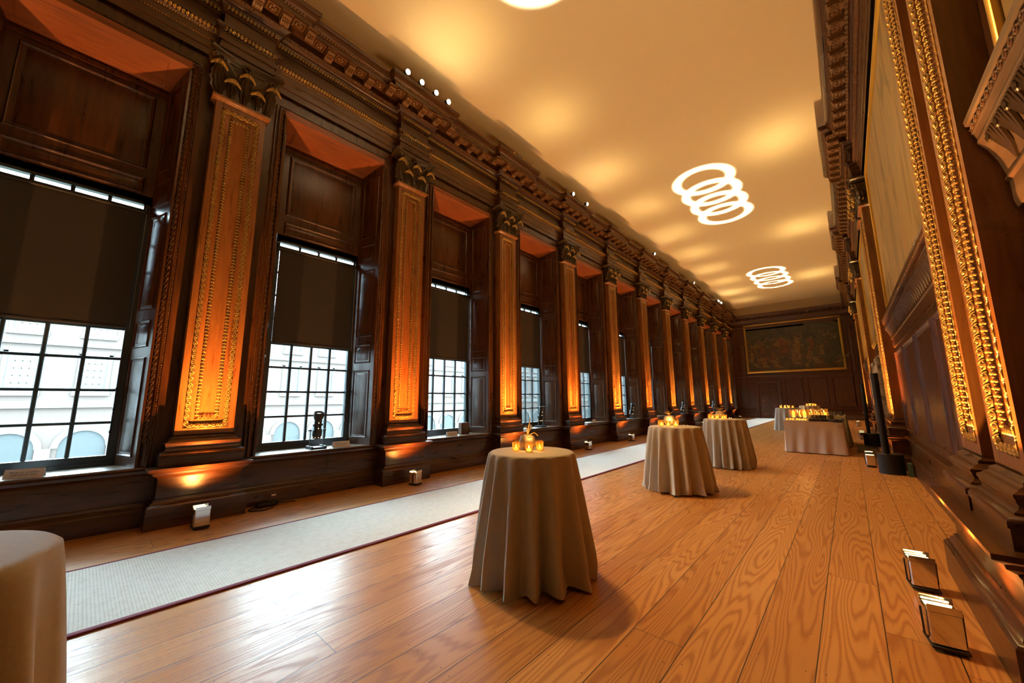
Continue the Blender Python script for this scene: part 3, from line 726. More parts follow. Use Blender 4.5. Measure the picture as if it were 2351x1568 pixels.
for i, (a, b) in enumerate(bays):
    if i == 0: a2 = a + .3; npan = 4
    else: a2 = a; npan = 4 if b - a > 5 else 3
    st = .10; pwid = (b - a2) / npan
    if i != 2:
        for k in range(npan): panel(pw, (XRW, 0, 0), U_, V_, N_, a2 + k * pwid + st * .5, a2 + (k + 1) * pwid - st * .5, .86, 2.62, field=False, mo=[(0, 0), (.004, .012), (.02, .03), (.04, .034), (.055, .02), (.075, .012), (.085, 0)])
    if i < 4 and i != 2:
        shf = MB(); shf.sweep([(XRW, b, 0), (XRW, a, 0)], SHELF, (0, 0, 1))
        so = shf.build('picture_shelf', M['grey_oak'] if i == 0 else M['oakh']); tag(so, 'carved oak picture ledge below the %s painting on the right wall' % names[i], 'ledge', 'picture ledges on the right wall')
        lf = MB(); 
        step = .17; kk = int((b - a - .1) / step)
        for q in range(kk):                         # acanthus cove
            y = a + .15 + q * step
            for dy, sc in ((-.06, .8), (-.03, 1.0), (0, 1.2), (.03, 1.0), (.06, .8)):
                lf.tube([(XRW - .04, y, 2.955), (XRW - .055, y + dy * .5, 3.03), (XRW - .085, y + dy, 3.09 * 1.0 + .02), (XRW - .115, y + dy * 1.25, 3.17 + .01 * sc)], [.010, .016 * sc, .018 * sc, .011], 6)
            lf.ell((XRW - .105, y + step / 2, 3.15), (.02, .03, .03), 6, 4)
        lf.build('acanthus_band', M['bronze'], so)
        sc_ = MB(); sc_.repeat(SCR, (XRW - .14, a + .02, 3.303), (XRW - .14, b - .02, 3.303), .085, (-1, 0, 0)); sc_.build('scroll_band', M['carve'], so)
    if i < 4:
        # painting
        if i == 0: pa, pb = a + .8, b - .42
        else: pa, pb = a + .42, b - .42
        z0, z1 = 3.53, 6.9
        pr = thing('framed_painting', '%s gold-framed painting on the right wall, resting above its ledge' % names[i].capitalize(), 'painting', (0, 0, 0), group='paintings on the right wall')
        fr = MB(); pth_ = [(XRW, pa, z0), (XRW, pa, z1), (XRW, pb, z1), (XRW, pb, z0)]
        FR = [(.0, .0), (.0, .06), (.012, .072), (.03, .075), (.045, .07), (.06, .05), (.075, .05), (.085, .055), (.10, .05), (.115, .03), (.12, .015)]
        fr.sweep([(x, y, z) for x, y, z in pth_], FR, (-1, 0, 0), closed=True)
        # orient: make sure profile goes inwards
        fr.build('picture_frame', M['gold'], pr)
        cn = MB(); cn.box(XRW - .03, XRW - .015, pa + .02, pb - .02, z0 + .02, z1 - .02); cn.build('canvas', M['canvas'], pr)
tag(pw.build('trim_7', M['oak']), kind='structure')

# --- far end wall
mb = MB(); mb.box(-7.9, 1.3, YEND, YEND + .3, 0, ZC + .02); tag(mb.build('wall_end', M['oakx']), kind='structure')
mb = MB(); mb.box(-7.1, XRW, YEND - .03, YEND + .01, 8.0, ZC); tag(mb.build('trim_8', M['plaster']), kind='structure')
YE = YEND
mb = MB(); mb.sweep([(XW + .1, YE - .03, 0), (XRW - .1, YE - .03, 0)], ENT, (0, 0, 1))
x = XW + .5
while x < XRW - .4:
    mb.merge(MOD, [[0, 1, 0], [-1, 0, 0], [0, 0, 1]], (x, YE - .195, 8.165)); x += .402
tag(mb.build('trim_9', M['oakx']), kind='structure')
mb = MB(); mb.sweep([(XW + .1, YE, 0), (-5.75, YE, 0)], DADO, (0, 0, 1)); mb.sweep([(-3.95, YE, 0), (XRW - .1, YE, 0)], DADO, (0, 0, 1))
U_, V_, N_ = (1, 0, 0), (0, 0, 1), (0, -1, 0)
mb.sweep([(XW + .1, YE, 0), (XRW, YE, 0)], [(0, 3.30), (.05, 3.32), (.07, 3.36), (.07, 3.40), (0, 3.44)], (0, 0, 1))
for x0 in (-3.75, -2.30, -.85): panel(mb, (0, YE, 0), U_, V_, N_, x0, x0 + 1.2, .95, 3.1, field=False, mo=[(0, 0), (.004, .02), (.03, .05), (.06, .05), (.09, .03), (.11, 0)])
for x0 in (-6.75, ): panel(mb, (0, YE, 0), U_, V_, N_, x0, x0 + .55, .95, 6.0)
panel(mb, (0, YE, 0), U_, V_, N_, .35, .75, .95, 6.8)
tag(mb.build('trim_10', M['oakx']), kind='structure')
for x in (-6.60, -5.95):                              # small half columns by the corner
    pass
# door
dr = thing('door_1', None, None, (-4.81, YE, 0), kind='structure')
mb = MB(); mb.box(-.62, .62, -.05, .0, .02, 2.72)
for px in (-.56, .06):
    for z0, z1 in ((.12, .55), (.68, 1.25), (1.38, 1.95), (2.08, 2.60)):
        panel(mb, (0, -.05, 0), (1, 0, 0), (0, 0, 1), (0, -1, 0), px, px + .50, z0, z1, sc=.8)
mb.build('door_leaf', M['oakx'], dr)
mb = MB(); mb.sweep([(-.66, 0, 0), (-.66, 0, 2.78), (.66, 0, 2.78), (.66, 0, 0)], [(-u, v) for u, v in ((0, 0), (0, .05), (.03, .08), (.10, .09), (.14, .12), (.17, .12), (.18, 0))], (0, -1, 0)); mb.build('door_frame', M['oakx'], dr)
mb = MB(); mb.bbox(-.60, -.32, -.075, -.05, 1.28, 1.40, .008); mb.ell((-.40, -.10, 1.34), (.03, .03, .03)); mb.build('door_lock', M['chrome'], dr)
# end painting: generic stand-in, dark figures-like shapes in ochre
pr = thing('framed_painting', 'wide gold-framed dark painting high on the far end wall above the door', 'painting', (-3.02, YE, 0))
mb = MB(); hx = 3.12; zl, zh = 3.62, 7.62
mb.sweep([(-hx, 0, zl), (hx, 0, zl), (hx, 0, zh), (-hx, 0, zh)], [(0, 0), (0, .10), (-.03, .12), (-.07, .12), (-.10, .09), (-.14, .09), (-.16, .05), (-.17, .02)], (0, -1, 0), closed=True); mb.build('picture_frame', M['gold'], pr)
def figmat(n, c): return paint_mat('painted_figure_' + n, [(.3, tuple(v * .45 for v in c)), (.6, c)], 3.0, 1.0)
figc = [figmat('ochre', (.22, .12, .03)), figmat('umber', (.09, .05, .02)), figmat('flesh', (.20, .12, .045)), figmat('olive', (.07, .06, .025)), figmat('rust', (.17, .055, .02))]
fg = MB(); fg.box(-hx + .1, hx - .1, -.05, -.01, zl + .1, zh - .1); mi = [0] * len(fg.f); r2 = random.Random(11)
def blot(pts, q):
    fg.add(pts, [tuple(range(len(pts)))]); mi.append(q + 1)
blot([(-2.9, -.0503, zl + .15), (2.9, -.0503, zl + .15), (2.9, -.0503, zl + .85), (1.0, -.0503, zl + .9), (-2.9, -.0503, zl + .7)], 1)
blot([(.9, -.0505, zh - .3), (2.8, -.0505, zh - .35), (2.8, -.0505, zh - 1.1), (1.2, -.0505, zh - 1.0)], 3)
blot([(-1.6, -.0505, zl + .95), (1.3, -.0505, zl + 1.0), (1.4, -.0505, zl + 1.25), (-1.5, -.0505, zl + 1.25)], 0)
for k in range(58):
    row = k % 3; x = -2.75 + 5.5 * (k + r2.random() * 1.2) / 58; zb_ = zl + (1.25, .75, .3)[row] + r2.random() * .25; hgt = (1.35, 1.25, .75)[row] * (.85 + .35 * r2.random()); q = r2.choice([0, 0, 1, 1, 3, 4, 2])
    if abs(x) < .3 and row == 2: continue
    lean = r2.uniform(-.25, .25) * (1, 1.4, 3.2)[row]; wid = .13 + .09 * r2.random(); d = -.0508 - .0007 * k
    pts = [(x + lean * t + .03 * math.sin(9 * t + k), zb_ + hgt * t, ww * wid) for t, ww in ((0, 1.2), (.12, 1.3), (.3, 1.0), (.45, .95), (.6, .8), (.72, 1.05), (.8, .95), (.86, .35))]
    blot([(a - b, d, c) for a, c, b in pts] + [(a + b * .9, d, c) for a, c, b in reversed(pts)], q)
    cx, cz = x + lean * .95, zb_ + hgt * .92; blot([(cx + .062 * math.cos(a), d - .0002, cz + .085 * math.sin(a)) for a in [2 * PI * j / 10 for j in range(10)]], 2)
    if row != 1:                                     # an arm
        ax = cx + r2.choice((-1, 1)) * .3; az = cz - .1 + r2.uniform(-.3, .25); blot([(cx - .02, d - .0003, cz - .22), (cx + .02, d - .0003, cz - .12), (ax, d - .0003, az + .04), (ax, d - .0003, az - .03)], 2)
co = fg.build('canvas', [M['canvas_dark']] + figc, pr, ang=20)
if len(co.data.polygons) == len(mi): co.data.polygons.foreach_set('material_index', mi)
# back wall behind the camera
mb = MB(); mb.box(-7.9, 1.3, YBACK - .3, YBACK, 0, ZC + .02); tag(mb.build('wall_back', M['oak']), kind='structure')

# --- carpet runner
cr = thing('carpet_runner', 'long pale woven runner with burgundy edges along the window side of the floor', 'carpet', (0, 0, 0))
mb = MB(); mb.box(-5.69, -4.22, YBACK + .3, 35.6, .001, .012); mb.build('woven_field', M['carpet'], cr)
mb = MB(); mb.bbox(-4.22, -4.163, YBACK + .3, 35.6, .001, .015, .003); mb.bbox(-5.72, -5.688, YBACK + .3, 35.6, .001, .015, .003); mb.build('edge_binding', M['carpet_edge'], cr)
# ================================================================= FLOOR UPLIGHTS
def uplight_bodies():
    r = thing('floor_uplight', '', 'uplight', group='chrome floor uplights')
    mb = MB(); mb.bbox(-.10, .10, -.085, .085, .015, .035, .004); mb.build('base_plate', M['black'], r)
    mb = MB(); mb.bbox(-.085, .085, -.08, .08, .035, .235, .008)
    for s in (-1, 1): mb.box(-.03, .03, s * .08 - .002, s * .08 + .002, .06, .18)
    for s in (-1, 1): mb.box(s * .083 - .002, s * .083 + .002, -.078, .078, .23, .272)
    for k in range(7): mb.box(.085, .0875, -.035 + k * .01, -.031 + k * .01, .07, .17)
    b = mb.build('housing', M['chrome'], r)
    mb = MB()
    for x in (-.05, .05): mb.bbox(x - .006, x + .006, -.065, .065, .236, .240, .001)
    mb.build('lens', M['led'], r)
    mb = MB(); mb.tube([(.0, -.095, .22), (.0, -.092, .06), (0, -.085, .04), (0, .085, .04), (.0, .092, .06), (.0, .095, .22)], .006, 6); mb.build('bracket', M['black'], r)
    return r
up0 = uplight_bodies()
AMB = (1.0, .37, .075)
cnt = 0
def place_up(x, y, rz, label, tilt, power=1.0, first=False, col=AMB, hide_side=0):
    global cnt
    o = up0 if cnt == 0 else dup(up0, (0, 0, 0)); cnt += 1
    o.location = (x, y, 0); o.rotation_euler = (0, 0, rz); o['label'] = label
    gobo_light((x, y, .27), UPP * power, up_beam([(B1, .105, tilt * 1.75), (B4, .40, tilt * 1.6), (B5 * 2.2 if tilt < 0 else B5 * .3, .85, tilt * 5)]), (1.0, .71, .28), (PI, 0, 0), .012)
    gobo_light((x, y, .27), UPP * power, up_beam([(B2, .20, -tilt * 5.0), (B3, .9, -tilt * 7.0)]), col, (PI, 0, 0), .012)
    return o
for n in range(1, 12):
    side = ordn[n - 1]
    place_up(-6.37 if n > 1 else -6.38, YC(n) + (-.03), .0 if n != 2 else .3, 'chrome uplight on the boards at the foot of the %s window-wall pilaster' % side, .07, 1.0 if n % 2 else .85, col=AMB if n % 2 else (1, .30, .05))
place_up(-6.37, YC(0), 0, 'chrome uplight beyond the left edge of the picture', .07)
for i, yc in enumerate(RP):
    for s in (-1, 1):
        nm = ('closer to the camera' if s < 0 else 'farther from the camera')
        place_up(.30 if i == 0 else .22, yc + s * (PO - .02) - (.09 if i == 0 else .6 if s > 0 else .3) - (.03 if s < 0 else 0), PI / 2 + .12 if i == 0 else PI / 2, 'chrome uplight %s in front of the %s pilaster pair on the right' % (nm, ordn[i]), -.07, .8)

# ================================================================= CORNICE SPOTLIGHTS
cs0 = thing('cornice_spotlight', '', 'spotlight', group='small spotlights on the cornice')
mb = MB(); mb.lathe([(.02, -.06), (.045, -.05), (.05, .05), (.055, .06)], seg=12); mb.v = [mb.arr()[:, [2, 1, 0]]]; mb.build('housing', M['black'], cs0)
mb = MB(); mb.ell((.063, 0, 0), (.016, .052, .052), 12, 8); mb.build('lamp', M['lamp'], cs0)
mb = MB(); mb.tube([(0, 0, -.1), (0, 0, -.04)], .01, 6); mb.build('bracket', M['black'], cs0)
first = True
spots = [(2, [-.55, -.19, .20, .56], 'above the second pilaster'), (4, [-.42, .50], 'above the fourth pilaster'), (6, [.45], 'above the sixth pilaster'), (8, [.3], 'above the eighth pilaster'), (10, [-.5, -.2, .25, .55], 'above the tenth pilaster')]
for n, ys, wh in spots:
    bt = MB(); bt.bbox(-6.62, -6.40, YC(n) - .8, YC(n) + .8, 8.45, 8.50, .005)
    tag(bt.build('lighting_batten', M['black']), 'black lighting batten lying on the cornice %s' % wh, 'batten', 'lighting battens on the cornice')
    for k, dy in enumerate(ys):
        o = cs0 if first else dup(cs0, (0, 0, 0)); first = False
        o.location = (-6.42, YC(n) + dy, 8.60); o.rotation_euler = (0, R_(20), 0)
        o['label'] = ('only bright spotlight on the cornice %s' % wh) if len(ys) == 1 else '%s of the %s bright spotlights on the cornice %s' % (['leftmost', 'second', 'third', 'rightmost'][k if len(ys) == 4 else (0, 3)[k]], {4: 'four', 2: 'two'}[len(ys)], wh)
        tgt = Vector((.8, YC(n) + dy * 2.5, 4.8)) if k % 2 == 0 else Vector((-.3, YC(n) + dy * 3 + .5, 0)); src = Vector((-6.30, YC(n) + dy, 8.58)); l = light('lamp_light', 'SPOT', src, (380 if k % 2 == 0 else 1050) if len(ys) > 1 else 700, (1, .56, .19), spot_size=R_(70), spot_blend=1.0, shadow_soft_size=.04)
        l.rotation_euler = (tgt - src).to_track_quat('-Z', 'Y').to_euler()
# gilt scroll hooks standing on the ressauts
sc0 = None
t = MB(); pts = []
for i in range(26):
    a = i / 25 * 3.6 * PI; r = .042 * (1 - .8 * i / 25); pts.append((0, r * math.sin(a), .055 + r * math.cos(a) * -1 + .0))
t.tube([(0, .03, 0)] + pts, .008, 6)
for n in (1, 3, 5, 7, 9, 11):
    for k, dy in enumerate((-.42, 0.0, .42)):
        if sc0 is None: o = sc0 = t.build('gilt_scroll', M['gold'])
        else: o = sc0.copy(); COL.objects.link(o)
        o.location = (-6.37, YC(n) + dy + .14, 8.45); tag(o, '%s of three small gilt scrolls on the cornice above the %s pilaster' % (['left', 'middle', 'right'][k], ordn[n - 1]), 'scroll', 'gilt scrolls on the cornice')

# ================================================================= PROFILE SPOTLIGHTS ON THE SILLS (throw the rings)
def profile_lamp():
    r = thing('profile_spotlight', '', 'spotlight', group='black profile spotlights on window sills')
    bs = MB(); bs.bbox(-.12, .12, -.12, .12, 0, .03, .005); bs.box(-.13, .13, -.13, -.10, .0, .05); bs.box(-.13, .13, .10, .13, 0, .05); bs.build('stand', M['black'], r)
    yk = MB()
    for s in (-1, 1): yk.bbox(-.015, .015, s * .115 - .004, s * .115 + .004, .02, .34, .002); yk.tube([(0, s * .1, .32), (0, s * .15, .32)], .014, 8)
    yk.build('yoke', M['black'], r)
    b = MB(); b.lathe([(.05, -.17), (.075, -.16), (.08, -.10), (.08, -.02), (.065, .0), (.062, .02), (.062, .18), (.075, .19), (.085, .24), (.085, .30), (.078, .31), (.072, .30)], seg=20, cap1=False)
    for k in range(4):
        a = k * PI / 2; b.box(.06 * math.cos(a) - .02, .06 * math.cos(a) + .02, .06 * math.sin(a) - .02, .06 * math.sin(a) + .02, .06, .10)
    bo = b.build('barrel', M['black'], r); bo.location = (0, 0, .34); bo.rotation_euler = (R_(4), R_(14), 0)
    l = MB(); l.lathe([(.07, .285), (.03, .29)], seg=16); lo = l.build('lens', plain('lamp_lens', (.75, .55, .35), .1), r); lo.location = (0, 0, .34); lo.rotation_euler = (R_(4), R_(14), 0)
    g = MB()
    for k in range(9): a = 2 * PI * k / 9; g.ell((.078 * math.cos(a), .078 * math.sin(a), -.135), (.006, .006, .008), 5, 3)
    for k in range(3): g.ell((.063, -.01, .03 + .05 * k), (.006, .006, .01), 5, 3)
    go = g.build('vent_glow', emit('vent_glow', (1, .6, .3), 6), r); go.location = (0, 0, .34); go.rotation_euler = (R_(4), R_(14), 0)
    return r
pl0 = profile_lamp(); k = 0
lampspots = [(2, .05, -7.22, 'second'), (4, .22, -7.22, 'fourth'), (6, .35, -7.2, 'sixth'), (8, .4, -7.1, 'eighth'), (10, .4, -7.1, 'tenth')]
for n, dy, x, od in lampspots:
    o = pl0 if k == 0 else dup(pl0, (0, 0, 0)); k += 1
    o.location = (x, YC(n - 1) + BAY / 2 + dy, .753); o['label'] = 'black profile spotlight tilted up on the sill of the %s window' % od
def rings_beam(loc, rings, H):
    """gobo: every ring is (cx, cy, radius, width) on the ceiling, seen from the lamp"""
    def b(m, px, py, az):
        tot = None
        for cx, cy, r, wd in rings:
            dx = m('SUBTRACT', px, (cx - loc[0]) / H); dy = m('SUBTRACT', py, (cy - loc[1]) / H)
            d = m('SQRT', m('ADD', m('MULTIPLY', dx, dx), m('MULTIPLY', dy, dy)))
            e = m('DIVIDE', m('ABSOLUTE', m('SUBTRACT', d, r / H)), wd / H)
            g = m('POWER', 2.718, m('MULTIPLY', m('POWER', e, 4.0), -1.0))
            tot = g if tot is None else m('ADD', tot, g)
        return m('DIVIDE', m('MINIMUM', tot, 1.0), m('POWER', az, 3.0))
    return b
Hc = ZC - 1.5
for (n, dy, x, od), cs in zip([(2, .05, -7.22, ''), (4, .22, -7.22, ''), (8, .4, -7.1, '')], RINGS if 'RINGS' in globals() else [
        [(-3.18, 4.2 - 1.06 * q, .84, .16) for q in range(2)],
        [(-3.05, 13.60 + 1.063 * q, .84, .14) for q in range(4)],
        [(-3.00 + .02 * q, 26.6 + 1.13 * q, .86, .12) for q in range(4)]]):
    loc = (x + .1, YC(n - 1) + BAY / 2 + dy, 1.5)
    gobo_light(loc, RING * 1000 * (1 if n < 8 else 1.1), rings_beam(loc, cs, Hc), (1, .84, .62), (PI, 0, 0), .004)

# ================================================================= SILL SIGNS, BOX, ADAPTER
def text_mesh(name, body, size, mat_, parent, loc, rot):
    cu = bpy.data.curves.new(name, 'FONT'); cu.body = body; cu.size = size; cu.align_x = 'CENTER'; cu.align_y = 'CENTER'; cu.space_line = .95
    o = bpy.data.objects.new(name, cu); COL.objects.link(o); dg = bpy.context.evaluated_depsgraph_get(); me = bpy.data.meshes.new_from_object(o.evaluated_get(dg)); bpy.data.objects.remove(o)
    me.materials.clear(); me.materials.append(mat_); q = bpy.data.objects.new(name, me); COL.objects.link(q); q.parent = parent; q.location = loc; q.rotation_euler = rot; return q
def sign(x, y, rz, label, w_=.30, h_=.10):
    r = thing('sill_sign', label, 'sign', (x, y, .754), rz, 'white folded cards on the window sills')
    mb = MB(); t = .003
    for s in (-1, 1): mb.add([(s * .04, -w_ / 2, 0), (s * .04, w_ / 2, 0), (0, w_ / 2, h_), (0, -w_ / 2, h_), (s * .04 - s * t, -w_ / 2, 0), (s * .04 - s * t, w_ / 2, 0), (0, w_ / 2, h_ - t), (0, -w_ / 2, h_ - t)], [(0, 1, 2, 3), (4, 7, 6, 5), (0, 3, 7, 4), (1, 5, 6, 2), (0, 4, 5, 1), (2, 6, 7, 3)])
    mb.build('card', M['white'], r); a = math.atan2(h_, .04)
    text_mesh('lettering', 'Please do not place\nyour glasses here', .026 * w_ / .28, M['ink'], r, (.0215, 0, h_ / 2), (a, 0, PI / 2)); return r
sign(-7.10, -.35, -.25, 'white folded card with printed words on the first window sill')
sign(-7.14, 3.26, -.1, 'white folded card beside the profile spotlight on the second window sill')
sign(-7.16, 5.90, -.1, 'white folded card left of the brown box on the third window sill')
sign(-7.2, 8.88, .3, 'white folded card behind the vase on the fourth window sill')
sign(-7.12, 12.55, .1, 'white folded card alone on the fifth window sill')
r = thing('wooden_box', 'upright brown box with a rod beside the card on the third window sill', 'box', (-7.30, 6.40, .754))
mb = MB(); mb.bbox(-.06, .06, -.13, .13, 0, .28, .005); mb.build('box_body', M['cardboard'], r)
mb = MB(); mb.box(.06, .0615, -.06, .06, .12, .20); mb.build('plaque', M['bronze'], r)
mb = MB(); mb.tube([(0, .03, .28), (0, .03, .55)], .006, 6); mb.build('rod', M['black'], r)
r = thing('power_adapter', 'black power adapter with coiled cable on the boards below the second window', 'adapter', (-6.83, 2.06, 0))
mb = MB(); mb.bbox(-.05, .05, -.17, .12, .012, .075, .015); mb.build('adapter_body', M['black'], r)
mb = MB(); mb.tube([(.0, -.17, .04), (.05, -.28, .012), (.14, -.26, .012), (.20, -.12, .012), (.16, .02, .012)], .009, 6); mb.tube([(.0, .12, .04), (-.02, .25, .012), (-.06, .34, .012), (.02, .36, .012)], .008, 6); mb.tube([(-.03, .0, .07), (-.08, .02, .14), (-.02, .05, .17), (.0, .1, .16)], .007, 6); mb.build('cable', M['black'], r)
mb = MB(); mb.box(-.03, .01, .03, .09, .15, .17); mb.build('cable_tag', M['white'], r)
mb = MB(); mb.tube([(-6.93, 2.98, .78), (-6.975, 2.98, .72), (-6.97, 2.96, .45), (-6.965, 2.85, .33), (-6.93, 2.5, .18), (-6.90, 2.34, .06)], .005, 6); tag(mb.build('lamp_cable', M['black']), 'thin black cable hanging from the second window sill to the adapter', 'cable')

# ================================================================= TABLES
def draped_cloth(r0, r1, h_, folds, seed, amp=.055, seg=220, rows=26):
    rn = random.Random(seed); mb = MB(); ph = [rn.uniform(0, 2 * PI) for _ in range(6)]
    def fold(a, t):
        v = math.sin(folds * a + ph[0] + 1.1 * math.sin(2 * a + ph[1]) + .5 * math.sin(5 * a + ph[4])) ; v = 1.6 * (abs(v) ** .8) * (1 if v > 0 else -.75)
        v += .35 * math.sin((folds * 1.7) // 1 * a + ph[2] + .8 * math.sin(3 * a + ph[3])) * t
        return v
    rg = []
    for rr_ in (.02, r0 * .5, r0 * .9, r0 * .975): rg.append([(rr_ * math.cos(2 * PI * j / seg), rr_ * math.sin(2 * PI * j / seg), h_) for j in range(seg)])
    rg.append([((r0 * .997) * math.cos(2 * PI * j / seg), (r0 * .997) * math.sin(2 * PI * j / seg), h_ - .006) for j in range(seg)])
    for i in range(rows + 1):
        t = i / rows; row = []
        for j in range(seg):
            a = 2 * PI * j / seg; b = r0 + (r1 - r0) * (t ** 1.05); A = amp * (.10 + .90 * min(1, t * 1.25) ** .75)
            r = b + A * fold(a, t) + .004; z = (h_ - .02) * (1 - t) + .004
            if t > .88: r += .03 * (t - .88) / .12 * math.sin(folds * a * .5 + ph[5]) 
            z += (.018 * (1 + math.sin(folds * a + ph[1]))) * max(0, t - .9) / .1
            row.append((r * math.cos(a), r * math.sin(a), z))
        rg.append(row)
    mb.rings(rg, True, False); return mb
def vase(x, y, z, s, label, kind, seed):
    rn = random.Random(seed); r = thing('vase', label, 'vase', (x, y, z), group='vases on the tall tables')
    mb = MB(); mb.lathe([(.035 * s, 0), (.06 * s, .01 * s), (.085 * s, .05 * s), (.088 * s, .085 * s), (.07 * s, .13 * s), (.04 * s, .148 * s), (.03 * s, .15 * s), (.026 * s, .145 * s)], seg=24); mb.build('vase_body', M['ceram'], r)
    g = MB()
    for i in range(16 if kind else 7):
        a = rn.uniform(0, 2 * PI); l = rn.uniform(.09, .20) if not kind else rn.uniform(.08, .15); sp = rn.uniform(.02, .10) if not kind else rn.uniform(.03, .11)
        g.tube([(0, 0, .13 * s), (math.cos(a) * sp * .3, math.sin(a) * sp * .3, .13 * s + l * .5), (math.cos(a) * sp, math.sin(a) * sp, .13 * s + l * (.75 if kind else 1))], [.005, .0045, .0015], 5)
    if not kind: g.tube([(0, 0, .14), (.05, .05, .165), (.09, .06, .135)], .005, 5)
    g.build('dried_grass', M['dry'], r); return r
vot = {}
def votive(x, y, z, label, kind=0, s=1.0, wax=True, li=0):
    key = kind
    if key not in vot:
        r = thing('votive_candle', label, 'candle')
        mb = MB(); mb.lathe([(.026, .0), (.033, .003), (.036, .04), (.038, .085), (.0365, .085), (.0345, .04), (.031, .006), (.0, .006)], seg=20, cap0=False, cap1=False); mb.build('glass_holder', M['votive'] if kind == 0 else M['clearv'], r)
        mb = MB(); mb.lathe([(.024, .007), (.026, .010), (.025, .030), (.0, .031)], seg=16, cap1=False); mb.build('wax', M['wax'], r)
        mb = MB(); mb.lathe([(.001, .031), (.006, .038), (.0055, .046), (.001, .062)], seg=8); mb.build('flame', M['flame'], r); vot[key] = r; o = r
    else: o = dup(vot[key], (0, 0, 0))
    o.location = (x, y, z); o.scale = (s, s, s); o['label'] = label; o['group'] = 'votive candles on the tables'
    return o
def cocktail(x, y, seed, label, label2, r0=.42, r1=.50, folds=13, h_=1.10, amp=.05):
    t = thing('cocktail_table', label2, 'table', (x, y, 0), group='tall round cocktail tables')
    mb = MB(); mb.lathe([(r0 - .012, h_ - .035), (r0 - .012, h_ - .012)], seg=40); mb.build('tabletop', M['black'], t)
    mb = MB(); mb.tube([(0, 0, .04), (0, 0, h_ - .035)], .03, 12); mb.build('column', M['black'], t)
    mb = MB(); mb.lathe([(.22, 0), (.22, .015), (.04, .04)], seg=24); mb.build('foot', M['black'], t)
    c = draped_cloth(r0, r1, h_, folds, seed, amp * 1.2).build('tablecloth', M['cloth'], ang=48, loc=(x, y, 0)); tag(c, label, 'tablecloth', 'floor-length round tablecloths')
    return c
cocktail(-2.37, 2.95, 3, 'oatmeal floor-length cloth over the nearest full tall table, candles on top', 'nearest tall round table hidden under its oatmeal cloth', .405, .485, 15)
cocktail(-2.43, 7.17, 5, 'oatmeal pleated cloth over the second tall table from the camera', 'second tall round table hidden under its pleated cloth', .43, .495, 16)
cocktail(-2.33, 10.36, 9, 'oatmeal cloth over the third tall table, right behind the second', 'third tall round table hidden under its cloth', .44, .485, 17)
cocktail(-2.36, 23.4, 12, 'pale cloth over the small far tall table left of the buffet', 'far tall table left of the buffet under its cloth', .50, .55, 12)
cocktail(-1.95, 30.4, 14, 'cloth over the farthest tall table mostly hidden behind the buffet', 'farthest tall table mostly hidden behind the buffet', .50, .55, 12)
cocktail(-2.25, -.40, 21, 'cropped grey-lit cloth at the bottom left corner of the picture', 'tall table cropped by the bottom left corner, under its cloth', .40, .47, 7, 1.10, .035)
ZT = 1.101
vase(-2.475, 3.02, ZT, 1, 'round beige vase with dried stems on the nearest tall table', 0, 4)
for (x, y, kd, lb) in ((-2.50, 2.87, 0, 'mottled gold votive left of the vase on the nearest tall table'), (-2.36, 2.90, 1, 'clear amber votive in front of the vase on the nearest tall table'), (-2.345, 3.05, 0, 'mottled gold votive right of the vase on the nearest tall table'), (-2.60, 3.00, 1, 'votive half behind the left mottled one on the nearest tall table'), (-2.41, 3.13, 1, 'votive behind on the right of the vase on the nearest tall table')): votive(x, y, ZT, lb, kd)
vase(-2.57, 7.35, ZT, 1.25, 'pale bowl vase with spiky grass on the second tall table', 1, 6)
for (x, y, kd, lb) in ((-2.63, 7.10, 1, 'short votive at the left on the second tall table'), (-2.51, 7.09, 1, 'short middle votive on the second tall table'), (-2.40, 7.17, 1, 'taller votive at the right on the second tall table'), (-2.73, 7.30, 0, 'votive half hidden beside the bowl vase on the second tall table')): votive(x, y, ZT, lb, kd, 1.35 if kd and x > -2.45 else 1.15)
vase(-2.55, 10.95, ZT, 1.2, 'small vase with looping dried grass on the third tall table', 1, 8)
for i, (x, y) in enumerate(((-2.66, 10.62), (-2.58, 10.45), (-2.46, 10.38), (-2.37, 10.55), (-2.29, 10.38), (-2.72, 10.75))): votive(x, y - .1, ZT, '%s glowing votive from the left on the third tall table' % ['second', 'third', 'fourth', 'fifth', 'sixth', 'first'][i], i % 2, 1.2)
for i, x in enumerate((-2.62, -2.46, -2.30, -2.14)): votive(x, 23.2 + .1 * (i % 2), ZT, '%s glowing votive from the left on the far table left of the buffet' % ordn[i], 1, 1.5)
for i, x in enumerate((-2.05, -1.9, -1.75, -1.62)): votive(x, 30.2, ZT, '%s tiny glow from the left on the farthest table' % ordn[i], 1, 1.6)
CAND = [(-2.42, 2.98, 1.19, 1.6), (-2.52, 7.2, 1.2, 1.6), (-2.5, 10.5, 1.2, 1.8), (-2.4, 23.2, 1.2, 2.5), (-1.85, 30.2, 1.2, 2.5), (-1.2, 14.9, 1.15, 5)]
for x, y, z, pwr in CAND: light('candle_light', 'POINT', (x, y, z + .03), pwr * 2.2, (1, .52, .14), shadow_soft_size=.05)

